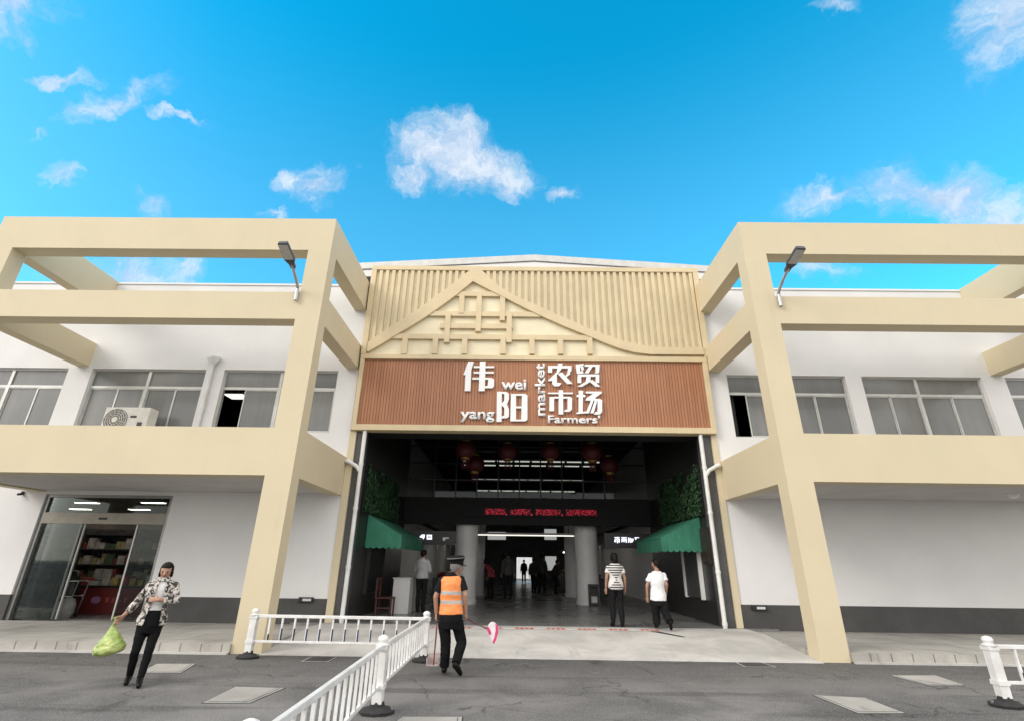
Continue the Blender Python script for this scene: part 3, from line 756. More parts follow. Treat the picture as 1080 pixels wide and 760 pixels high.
PA, PB, PC, PD = (-4.40, 9.55), (-1.46, 9.45), (-1.455, 6.39), (-1.345, 3.08)
for p, lab in ((PA, 'white fence post at the foot of the left cream pillar'), (PB, 'white corner fence post just behind the orange vest man'), (PC, 'white fence post midway along the diagonal railing'), (PD, 'nearest white fence post, only its cap in view')):
    post(*p, lab)
panel(PA, PB, 12, 'white railing panel running across before the entrance with blue stickers')
panel(PB, PC, 15, 'white railing panel between the corner post and the midway post')
panel(PC, PD, 15, 'nearest white railing panel leaving the bottom of the picture')
PE = (5.87, 7.09)
post(*PE, 'scuffed white fence post standing before the right pavement')
panel(PE, (8.9, 7.0), 12, 'white railing panel cut by the right picture edge')
post(8.95, 7.0, 'white fence post beyond the right railing panel')

# ------------------------------------------------------------------ covers in the asphalt
def cover(pts, label, name='manhole_cover', m='slab', cat='manhole cover', rim=True, group='flat concrete covers in the asphalt', bars=0):
    pts = [V((a, b, 0)) for a, b in pts]; c = sum(pts, V())/4
    t = thing(name, c, label, cat, group)
    MB().prism([c + (p-c)*1.035 + V((0,0,.001)) for p in pts], (0,0,.003)).build('joint', M['rubber'], t)
    MB().prism([p + V((0,0,.003)) for p in pts], (0,0,.003)).build('slab', M['slabrim'], t)
    gr = MB().prism([c + (p-c)*.885 + V((0,0,.0062)) for p in pts], (0,0,.0012)).build('groove', M['darkgrey'], t)
    inn = [c + (p-c)*.86 + V((0,0,.0065)) for p in pts]
    if bars:
        b = MB()
        for i in range(bars):
            s = (i+.5)/bars; u0 = inn[0].lerp(inn[1], s); u1 = inn[3].lerp(inn[2], s)
            b.bar(u0 + V((0,0,.002)), u1 + V((0,0,.002)), .03, .006)
        b.build('grating', M['darkgrey'], t)
    else:
        MB().prism(inn, (0,0,.004)).build('lid', M[m], t)
    return t
cover([(-3.50,6.70),(-2.98,6.74),(-2.90,7.46),(-3.54,7.50)], 'square concrete cover in the asphalt left of the diagonal railing')
cover([(3.86,6.69),(4.40,6.72),(4.40,7.42),(3.82,7.52)], 'square concrete cover in the asphalt right of centre')
cover([(-1.24,5.75),(-.50,5.78),(-.53,6.30),(-1.15,6.27)], 'concrete cover cut by the bottom picture edge')
cover([(5.80,8.20),(6.32,8.25),(6.45,8.93),(5.74,8.88)], 'pale worn concrete cover before the right pavement edge')
cover([(-5.30,8.26),(-4.74,8.30),(-4.93,8.98),(-5.50,8.93)], 'pale concrete cover behind the woman with the green bag')
cover([(-3.42,9.30),(-2.98,9.33),(-2.97,9.78),(-3.42,9.75)], 'drain grate at the ramp edge behind the cross railing', 'drain_grate', cat='drain grate', group='drain grates at the ramp edge', bars=7)
cover([(3.74,9.40),(4.28,9.43),(4.22,9.82),(3.76,9.80)], 'drain grate at the ramp edge near the right pillar', 'drain_grate', cat='drain grate', group='drain grates at the ramp edge', bars=7)
# warning tape
t = thing('floor_tape', (.5, 12.3, GZ), 'pale floor tape with red printing across the threshold', 'tape')
B(-2.1, 3.07, 12.20, 12.44, GZ+.004, GZ+.007).build('strip', M['tapebase'], t)
rt = MB(); rr = random.Random(5)
x = -2.0
while x < 2.9:
    for k in range(4):
        xx = x + k*.105
        for j in range(4):
            ya = 12.225+.05*j; rt.box(xx+.015*rr.random(), xx+.06+.04*rr.random(), ya, ya+.034, GZ+.0085, GZ+.0095)
        rt.box(xx+.03, xx+.05, 12.24, 12.39, GZ+.010, GZ+.0105)
    x += .68
rt.build('red_print', M['redtape'], t)
tag(MB().prism([(2.9, 12.10, GZ+.004), (3.10, 12.10, GZ+.004), (3.50, 11.60, GZ*.81+.008), (3.42, 11.60, GZ*.81+.008)], (0,0,.004)).build('drain_joint', M['darkgrey']), 'dark drain joint slanting from the floor tape end', 'drain')

# ------------------------------------------------------------------ awnings, ivy, notice board and lit signs
def awning(xw, xo, y0, y1, label):
    t = thing('awning', (xw, (y0+y1)/2, 2.2), label, 'awning', 'green scalloped awnings')
    zt_, ze, zb_ = 2.70, 2.17, 1.93
    s = 1 if xo > xw else -1
    a = xw + s*.012
    mb = MB(); mb.prism([(a, y0, zt_), (xo, y0, ze), (xo, y0, zb_), (a, y0, zb_)], (0, .012, 0))
    mb.build('end_panel', M['canvas'], t)
    MB().prism([(a, y1-.012, zt_), (xo, y1-.012, ze), (xo, y1-.012, zb_), (a, y1-.012, zb_)], (0, .012, 0)).build('end_panel', M['canvas'], t)
    mb = MB(); mb.add([(a, y0+.013, zt_), (xo, y0+.013, ze), (xo, y1-.013, ze), (a, y1-.013, zt_), (a, y0+.013, zt_-.012), (xo-s*.01, y0+.013, ze-.012), (xo-s*.01, y1-.013, ze-.012), (a, y1-.013, zt_-.012)],
        [(0,1,2,3), (7,6,5,4), (0,4,5,1), (1,5,6,2), (2,6,7,3), (3,7,4,0)]); mb.build('canopy', M['canvas'], t)
    v = MB()
    def scal(p, q, th):
        p, q = V(p), V(q); L = (q-p).length; n = max(3, int(L/.14)); d = (q-p)/n
        for i in range(n):
            b = p + d*i; pts = [b, b+d, b+d-V((0,0,.03))] + [b + d*(.5+.5*math.cos(k*math.pi/8)) - V((0,0,.03+.06*math.sin(k*math.pi/8))) for k in range(1, 8)] + [b-V((0,0,.03))]
            v.prism(pts, th)
    scal((a, y0, zb_-.002), (xo, y0, zb_-.002), (0, .012, 0)); scal((xo, y0+.013, zb_-.002), (xo, y1-.013, zb_-.002), (-s*.012, 0, 0))
    v.build('valance', M['canvas'], t)
    fp = MB(); fp.box(min(xo-s*.016, xo-s*.013), max(xo-s*.016, xo-s*.013), y0+.013, y1-.013, zb_, ze-.014); fp.build('front_panel', M['canvas'], t)
    return t
awning(-3.95, -2.98, 14.1, 17.6, 'green awning with scalloped edge on the left inner wall')
awning(4.85, 3.78, 13.75, 16.5, 'green awning with scalloped edge on the right inner wall')
def ivy(xw, s, y0, y1, z0, z1, label):
    t = thing('ivy_panel', (xw, (y0+y1)/2, z0), label, 'ivy', 'leafy green panels above the awnings')
    B(min(xw+s*.01, xw+s*.03), max(xw+s*.01, xw+s*.03), y0, y1, z0, z1).build('backing', mat('ivy_backing', (.008, .012, .008), .8, .2, 9.), t)
    mb = MB(); rr = random.Random(11 if s > 0 else 12)
    for i in range(5600):
        y = rr.uniform(y0, y1); z = z0 + (z1-z0)*rr.random()
        if noise.noise(V((y*2.1, z*2.1, 3.7))) + (z-z0)/(z1-z0)*.9 > .62 + .3*rr.random(): continue
        
        x = xw + s*rr.uniform(.03, .10); n = V((s, rr.uniform(-.8, .5), rr.uniform(-.5, .9))).normalized(); a = n.cross(V((rr.uniform(-1,1), rr.uniform(-1,1), rr.uniform(-1,1)))).normalized(); b = n.cross(a); h = rr.uniform(.025, .05)
        c = V((x, y, z)); mb.add([c-a*h, c-b*h*.6+n*.01, c+a*h, c+b*h*.6+n*.01], [(0,1,2,3)])
    mb.build('leaves', M['leaf'], t)
ivy(-3.95, 1, 13.45, 17.4, 2.72, 3.95, 'leafy green panel on the dark left wall above its awning')
ivy(4.85, -1, 13.35, 17.2, 2.72, 4.0, 'leafy green panel on the dark right wall above its awning')
t = thing('notice_board', (4.84, 13.45, 1.6), 'dark framed notice board beside the right downpipe', 'notice board')
B(4.78, 4.845, 13.20, 13.72, 1.55, 2.42).build('frame', mat('notice_brown', (.03, .022, .018), .5, .2, 6.), t, bevel=.005)
B(4.772, 4.778, 13.25, 13.67, 1.60, 2.37).build('board', mat('notice_panel', (.035, .022, .018), .3, .25, 9.), t)
# shop fronts under the right and left awnings
for xw, s, lab, ys in ((4.85, -1, 'pale framed stall shutter under the right awning', (14.0, 15.4)), (-3.95, 1, 'dark stall shutter under the left awning', (14.4, 16.2))):
    t = thing('stall_shutter', (xw, (ys[0]+ys[1])/2, GZ), lab, 'shutter')
    a, b = sorted((xw+s*.005, xw+s*.05))
    B(a, b, ys[0]+.1, ys[1]-.1, .75, 1.88).build('shutter', M['darkgrey'] if s < 0 else M['dark_wall'], t)
    f = MB(); a, b = sorted((xw+s*.005, xw+s*.09)); f.box(a, b, ys[0], ys[0]+.098, .72, 1.9); f.box(a, b, ys[1]-.098, ys[1], .72, 1.9); f.build('frame', M['column'] if s < 0 else M['dark_tile'], t)
# lit signs
t = thing('lit_sign', (3.6, 17.0, 2.25), 'small lit shop sign with white characters past the right awning', 'sign')
B(2.95, 4.80, 17.42, 17.46, 2.02, 2.48).build('board', M['black'], t)
def mini(t, polys, m, Y=17.40):
    mb = MB()
    for i, p in enumerate(polys):
        pts = [at(a, b, Y) for a, b in p]; pts = [V((q.x, Y-.002*i, q.z)) for q in pts]; mb.prism(pts, (0, .015+.002*i, 0))
    return mb.build('lettering', m, t)
def R_(x0, y0, x1, y1): return [(x0, y0), (x1, y0), (x1, y1), (x0, y1)]
def s2(ps): return [[(640+a/18, 555+b/18) for a, b in p] for p in ps]
mini(t, s2([R_(145,195,245,212), R_(150,225,250,240), R_(145,250,170,290), R_(195,190,212,310), R_(228,230,245,300), R_(150,262,248,276),
    R_(275,195,380,210), R_(285,222,375,236), R_(280,222,295,290), R_(360,222,378,300), R_(318,200,334,290), R_(285,255,370,268),
    R_(405,200,420,300), [(440,210),(455,210),(425,285),(412,285)], R_(430,225,505,240), [(488,235),(508,235),(490,290),(440,300),(440,288)], R_(455,240,470,280),
    R_(525,198,608,212), [(540,212),(560,212),(552,245),(540,245)]]), M['litwhite'])
t = thing('lit_sign', (-2.8, 17.4, 2.25), 'small lit shop sign with white marks past the left awning', 'sign')
B(-3.4, -1.9, 17.42, 17.46, 2.05, 2.48).build('board', M['black'], t)
def s1(ps): return [[(430+a/18, 555+b/18) for a, b in p] for p in ps]
mini(t, s1([[(225,185),(270,145),(325,145),(320,200),(295,240),(280,205),(240,205)], R_(360,150,460,168), R_(360,182,455,196), R_(365,212,460,240), R_(362,150,378,240), R_(440,150,458,240)]), M['litwhite'])
mini(t, s1([R_(665,200,780,225), R_(665,225,715,262)]), M['column'])
# LED display
t = thing('led_display', (.6, 18.7, 3.2), 'long dark display with glowing red characters over the hall entrance', 'display')
z_l = at(565, 539.5, 18.66).z; x_l = at(497, 536, 18.66).x; x_r = at(636, 541, 18.66).x
B(x_l-.35, x_r+.25, 18.66, 18.745, z_l-.17, z_l+.17).build('casing', M['dark_ceiling'], t)
dd = MB(); rr = random.Random(21); c0 = at(512, 538.5, 18.65); c1 = at(629.5, 541, 18.65); nch = 22; cw = (c1.x-c0.x)/nch
for i in range(nch):
    if i in (4, 9, 15): 
        dd.box(c0.x+i*cw, c0.x+i*cw+.05, 18.645, 18.655, z_l-.12, z_l-.07); continue
    for a in range(7):
        for b in range(7):
            if rr.random() < (.62 if (a in (0, 3, 6) or b in (1, 3, 5)) else .3):
                xx = c0.x+i*cw + a*cw/7.6; zz = z_l-.10 + b*.029
                dd.box(xx, xx+cw/9.5, 18.645, 18.655, zz, zz+.022)
do = dd.build('lit_characters', M['led'], t)
# lanterns
def lantern(x, y, z, sc, label):
    t = thing('lantern', (x, y, z), label, 'lantern', 'red lanterns under the entrance ceiling')
    prof = [(.14, -.26), (.24, -.22), (.32, -.10), (.34, .02), (.30, .16), (.20, .25), (.14, .27)]
    MB().lathe([(a*sc, b*sc) for a, b in prof], (x, y, z), 20).build('body', M['lantern'], t, smooth=True)
    MB().lathe([(.145*sc, .272*sc), (.145*sc, .33*sc)], (x, y, z), 16).build('cap', M['gold'], t)
    MB().lathe([(.145*sc, -.33*sc), (.145*sc, -.263*sc)], (x, y, z), 16).build('base', M['gold'], t)
    tm = MB()
    for k in range(10): tm.tube([(x+.08*sc*math.cos(k*.63), y+.08*sc*math.sin(k*.63), z-.33*sc), (x+.11*sc*math.cos(k*.63), y+.11*sc*math.sin(k*.63), z-.62*sc)], .012*sc, 6)
    tm.build('tassel', M['lantern'], t)
    MB().tube([(x, y, z+.33*sc), (x, y, 6.2)], .008, 6).build('cord', M['black'], t)
for (px, py, Y, sc, lab) in ((491, 474, 16, .95, 'first red lantern of the rear row, counted from the left'), (535.5, 476, 16.4, .9, 'second red lantern of the rear row, counted from the left'), (580.5, 476, 16.4, .9, 'third red lantern of the rear row, counted from the left'), (624.5, 477, 16, .95, 'rightmost red lantern of the rear row'), (501, 489, 17.6, 1.0, 'dim red lantern low at the left end behind the row'), (643, 490, 17.6, 1.0, 'dim red lantern low at the right end behind the row')):
    p = at(px, py, Y); lantern(p.x, p.y, p.z, sc, lab)
# hall lamps: long tube rows
for y, lab in ((19.7, 'nearest row of hall tube lamps behind the glazing'), (20.6, 'second nearest row of hall tube lamps'), (24.4, 'third row of hall tube lamps, deep in the hall'), (28.3, 'farthest row of hall tube lamps, deep in the hall')):
    t = thing('tube_lamp', (.6, y, 5.2), lab, 'lamp', 'rows of tube lamps in the hall')
    B(-2.1, 3.3, y-.05, y+.05, 5.24, 5.30).build('housing', M['roof_metal'], t)
    tb = MB(); x = -2.05
    while x < 3.2: tb.tube([(x, y, 5.215), (x+.58, y, 5.215)], .022, 8); x += .68
    tb.build('tube', M['tube'], t)
    hh = MB()
    for x in (-1.8, .6, 3.0): hh.tube([(x, y, 5.3), (x, y, 6.4)], .01, 6)
    hh.build('hanger', M['black'], t)
t = thing('tube_lamp', (.4, 20.5, 2.6), 'long low tube lamp spanning between the two round columns', 'lamp')
B(-1.55, 2.35, 20.45, 20.55, 2.55, 2.62).build('housing', M['roof_metal'], t)
MB().tube([(-1.5, 20.47, 2.53), (2.3, 20.47, 2.53)], .022, 8).build('tube', M['tube'], t)
hh = MB()
for x in (-1.3, 2.1): hh.tube([(x, 20.5, 2.62), (x, 20.5, 6.4)], .01, 6)
hh.build('hanger', M['black'], t)
# dark ducts behind the glazing
for px0, px1, lab in ((500, 524, 'left black duct box hung behind the glazing'), (546, 571, 'middle black duct box hung behind the glazing'), (590, 614, 'right black duct box hung behind the glazing')):
    a = at(px0, 462, 19.35); b = at(px1, 475, 19.35)
    t = thing('duct_box', ((a.x+b.x)/2, 19.5, b.z), lab, 'duct', 'black duct boxes in the hall')
    B(a.x, b.x, 19.35, 19.75, b.z, a.z).build('casing', M['black'], t, bevel=.02)
    B(a.x+.06, b.x-.06, 19.335, 19.348, b.z+.06, a.z-.06).build('vent', M['dark_wall'], t)
# hanging lit box signs in the hall
for px, py, w, h, Y, lab in ((524, 564.5, .75, .3, 22., 'pale hanging sign under the low tube lamp, near the left column'), (580.5, 563, .5, .42, 22., 'pale hanging sign under the low tube lamp, near the right column')):
    p = at(px, py, Y); t = thing('hanging_sign', p, lab, 'sign', 'pale hanging signs in the hall')
    B(p.x-w/2, p.x+w/2, Y-.04, Y+.04, p.z-h/2, p.z+h/2).build('panel', M['litbox'], t, bevel=.01)
    hh = MB(); hh.tube([(p.x-w*.35, Y, p.z+h/2), (p.x-w*.35, Y, 6.4)], .008, 6); hh.tube([(p.x+w*.35, Y, p.z+h/2), (p.x+w*.35, Y, 6.4)], .008, 6); hh.build('hanger', M['black'], t)
# stalls along the hall
pm = [mat('produce_red', (.25, .03, .02), .5, .2, 9.), mat('produce_green', (.05, .13, .03), .5, .2, 9.), mat('produce_pale', (.42, .40, .34), .6, .2, 9.), mat('produce_orange', (.35, .14, .03), .5, .2, 9.)]
def stall(x, y, s, label):
    t = thing('market_stall', (x, y, GZ), label, 'stall', 'produce stalls along the hall aisle')
    B(x-.7, x+.7, y-1.3, y+1.3, GZ, .95).build('counter', M['crate'], t, bevel=.02)
    mb = MB(); rr = random.Random(int(x*10+y*7))
    for i in range(160):
        mb.cur = int((i//40)) % 4; yy = y-1.2+2.4*((i//40)+rr.random())/4; mb.ball((x+rr.uniform(-.62, .62), yy, .98+rr.random()*.16), rr.uniform(.045, .075), n=8)
    o = mb.build('produce', pm, t, smooth=True); o['kind'] = 'stuff'
    f = MB(); f.tube([(x+s*.6, y-1.2, .95), (x+s*.6, y-1.2, 2.3)], .025, 8); f.tube([(x+s*.6, y+1.2, .95), (x+s*.6, y+1.2, 2.3)], .025, 8); f.box(x-.3, x+.7, y-1.3, y+1.3, 2.3, 2.34); f.build('canopy_frame', M['steel'], t)
    sp = MB(); sp.tube([(x, y-1.1, 2.26), (x, y+1.1, 2.26)], .02, 8); sp.build('lamp', M['tube3'], t)
for x, y, s, lab in ((-2.6, 23.5, -1, 'nearest stall on the left of the hall aisle'), (-2.6, 28, -1, 'second stall on the left of the hall aisle'), (-2.6, 33, -1, 'far stall on the left of the hall aisle'), (3.3, 25.5, 1, 'nearest stall on the right of the hall aisle'), (3.3, 30, 1, 'second stall on the right of the hall aisle'), (3.3, 35, 1, 'far stall on the right of the hall aisle')):
    stall(x, y, s, lab)
t = thing('menu_board', (1.9, 28.0, 1.4), 'bright board over the right side of the hall aisle', 'board')
pA = at(575, 586, 27.); pB = at(587, 601, 27.)
B(pA.x, pB.x, 27., 27.05, pB.z, pA.z).build('panel', M['litbox'], t); B(pA.x-.04, pB.x+.04, 27.052, 27.1, pB.z-.04, pA.z+.04).build('frame', M['black'], t)
hh = MB(); hh.tube([((pA.x+pB.x)/2, 27.07, pA.z), ((pA.x+pB.x)/2, 27.07, 6.4)], .012, 6); hh.build('hanger', M['black'], t)
# counter, chair, bin
t = thing('counter', (-3.2, 15.6, GZ), 'pale boxy counter beside the man in the grey jacket', 'counter')
p0_, p1_ = at(412, 645, 15.3), at(430, 645, 15.3)
B(p0_.x, p1_.x, 15.3, 16.6, GZ, 1.08).build('body', M['counter'], t, bevel=.01)
B(p0_.x-.02, p1_.x+.02, 15.28, 16.62, 1.083, 1.11).build('top', M['counter'], t)
t = thing('chair', (-3.45, 14.9, GZ), 'dark red wooden chair under the left awning', 'chair')
B(-3.68, -3.22, 14.7, 15.12, .60, .64).build('seat', M['redwood'], t, bevel=.008)
for x in (-3.66, -3.27):
    for y in (14.72, 15.07): MB().box(x, x+.04, y, y+.04, GZ, .598).build('leg', M['redwood'], t)
bk = MB(); bk.box(-3.68, -3.64, 14.7, 14.74, .642, 1.12); bk.box(-3.68, -3.64, 15.08, 15.12, .642, 1.12); bk.box(-3.675, -3.645, 14.742, 15.078, 1.02, 1.10); bk.box(-3.675, -3.645, 14.742, 15.078, .82, .88); bk.build('backrest', M['redwood'], t)
st_ = MB(); st_.box(-3.61, -3.28, 14.725, 14.75, .36, .40); st_.build('stretcher', M['redwood'], t)
bx = at(624.5, 636, 19.2).x
t = thing('trash_bin', (bx+.05, 19.25, GZ), 'black litter bin standing before the right round column', 'trash bin')
B(bx-.10, bx+.24, 19.10, 19.36, GZ, .62).build('body', M['black'], t, bevel=.02)
B(bx-.11, bx+.25, 19.09, 19.37, .78, .88).build('lid', M['black'], t, bevel=.02)
hp = MB(); hp.box(bx-.10, bx-.05, 19.10, 19.36, .62, .78); hp.box(bx+.19, bx+.24, 19.10, 19.36, .62, .78); hp.box(bx-.05, bx+.19, 19.30, 19.36, .62, .78); hp.build('hood', M['darkgrey'], t)
B(bx-.03, bx+.17, 19.092, 19.098, .30, .50).build('plate', M['steel'], t)
# small wall boxes on the dark plinths
for a, b, lab in ((316, 629, 'small black socket box on the plinth left of the entrance'), (792, 637.5, 'small black socket box on the plinth right of the entrance')):
    p = at(a, b, Yw-.01); t = thing('socket_box', p, lab, 'socket box', 'socket boxes on the plinths')
    B(p.x, p.x+.34, Yw-.07, Yw-.008, p.z-.11, p.z).build('casing', M['black'], t, bevel=.008)
    B(p.x+.10, p.x+.30, Yw-.074, Yw-.071, p.z-.08, p.z-.03).build('label_plate', M['counter'], t)
p = at(20, 520, 12.9)
t = thing('security_camera', p, 'small dark security camera left of the shop door', 'camera')
MB().tube([(p.x, 12.88, p.z-.02), (p.x, 12.98, p.z)], .03, 14).build('body', M['black'], t, smooth=True); B(p.x-.02, p.x+.02, 12.96, 13.018, p.z-.02, p.z+.07).build('bracket', M['darkgrey'], t)
p = at(1066, 514, 11.5)
t = thing('ceiling_lamp', (p.x, 11.5, 3.0), 'small round white lamp under the right deck', 'ceiling lamp')
MB().lathe([(.10, .085), (.10, .05), (.07, .0), (.01, -.02)], (p.x, 11.5, 3.0), 18).build('dome', M['letter'], t, smooth=True); MB().lathe([(.115, .0), (.115, .006)], (p.x, 11.5, 3.083), 18).build('base_ring', M['alu'], t)
# wall outside the far doorway
tag(B(-14, 14, 62, 62.4, 0, 5).build('far_wall', mat('far_pale_wall', (.75, .75, .74), .8, .05, 1.)), 'pale wall outside the far end of the hall', 'wall')

# ------------------------------------------------------------------ people
def remesh(mb, name, mats, voxel, parent, base, smooth_it=4, wrinkle=0., wscale=9., cut=None, solid=0., colour=None, post=None):
    me = bpy.data.meshes.new('tmp'); me.from_pydata([tuple(v) for v in mb.v], [], mb.f); me.update()
    bm = bmesh.new(); bm.from_mesh(me); bmesh.ops.recalc_face_normals(bm, faces=bm.faces); bm.to_mesh(me); bm.free()
    ob = bpy.data.objects.new('tmp', me); COL.objects.link(ob)
    r_ = ob.modifiers.new('r', 'REMESH'); r_.mode = 'VOXEL'; r_.voxel_size = voxel; r_.adaptivity = 0
    s_ = ob.modifiers.new('s', 'SMOOTH'); s_.factor = .5; s_.iterations = smooth_it
    dg = bpy.context.evaluated_depsgraph_get(); dg.update();
    out = bpy.data.meshes.new_from_object(ob.evaluated_get(dg)); bpy.data.objects.remove(ob); bpy.data.meshes.remove(me)
    out.name = name; out.materials.clear()
    if not isinstance(mats, (list, tuple)): mats = [mats]
    for m in mats: out.materials.append(m)
    if wrinkle:
        nv = len(out.vertices); co = np.empty(nv*3, 'f'); out.vertices.foreach_get('co', co); nr = np.empty(nv*3, 'f'); out.vertex_normals.foreach_get('vector', nr)
        co = co.reshape(-1, 3); nr = nr.reshape(-1, 3); nz = noise.noise; w = wscale
        am = np.array([nz((c[0]*w, c[1]*w, c[2]*w*1.7)) + .6*nz((c[0]*w*2.3+5, c[1]*w*2.3, c[2]*w*3.6)) for c in co.tolist()], 'f')
        out.vertices.foreach_set('co', (co + nr*(am*wrinkle)[:, None]).ravel())
    if cut:
        bm = bmesh.new(); bm.from_mesh(out); dl = [v for v in bm.verts if cut(v.co)]
        bmesh.ops.delete(bm, geom=dl, context='VERTS'); bm.to_mesh(out); bm.free()
    if colour:
        for p in out.polygons: p.material_index = colour(p.center)
    n_ = len(out.vertices); a_ = np.empty(n_*3, 'f'); out.vertices.foreach_get('co', a_); a_ = (a_.reshape(-1, 3) - np.array(base, 'f')).ravel(); out.vertices.foreach_set('co', a_)
    out.polygons.foreach_set('use_smooth', [True]*len(out.polygons)); out.update()
    o = bpy.data.objects.new(name, out); COL.objects.link(o); o.parent = parent
    if solid:
        d = o.modifiers.new('thick', 'SOLIDIFY'); d.thickness = solid; d.offset = -1
    return o

def hand(mb, wrist, d, n, thumb, s=1., curl=.5):
    """wrist point, direction of the hand, palm normal (curl side), thumb side"""
    d = V(d).normalized(); n = V(n); n = (n - d*n.dot(d)).normalized(); t = d.cross(n); t = t if t.dot(V(thumb)) > 0 else -t
    w = V(wrist)
    mb.rings([(w - d*.012*s, t*.024*s, n*.019*s), (w + d*.02*s, t*.031*s, n*.019*s), (w + d*.055*s, t*.040*s, n*.017*s), (w + d*.088*s, t*.040*s, n*.013*s), (w + d*.096*s, t*.034*s, n*.009*s)], 14)
    for k, (o, L) in enumerate(((.030, .072), (.010, .080), (-.011, .074), (-.030, .058))):
        p = w + d*.085*s + t*o*s; a = .25+.25*curl; dirv = d
        r0 = .0098*s
        for seg, f in enumerate((.44, .31, .25)):
            ang = curl*(.45 + .55*seg); dv = (d*math.cos(ang) + n*math.sin(ang)).normalized()
            q = p + dv*L*f*s; mb.cap(p, q, r0, r0*.9, 8); p = q; r0 *= .9
    p = w + d*.025*s + t*.030*s; dv = (d*.62 + t*.72 + n*.30).normalized(); q = p + dv*.042*s; mb.cap(p, q, .0135*s, .0115*s, 8)
    dv2 = (d*.9 + t*.15 + n*.5).normalized(); mb.cap(q, q + dv2*.034*s, .0115*s, .009*s, 8)

def lerp(a, b, t): return V(a).lerp(V(b), t)
SKIN = mat('skin', (.36, .20, .135), .5, .06, 20., world=False)
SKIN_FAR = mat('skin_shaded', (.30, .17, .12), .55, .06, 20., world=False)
HAIR = mat('black_hair', (.008, .006, .005), .55, .2, 60., world=False)
HAIRG = mat('greying_hair', (.18, .17, .165), .6, .25, 70., world=False)
SHOE = mat('black_shoe', (.007, .0065, .0065), .4, .15, 20., world=False)
EYEW = mat('eye_white', (.6, .58, .55), .3, .02, 9., world=False)
LIPS = mat('lips', (.30, .09, .075), .5, .05, 9., world=False)

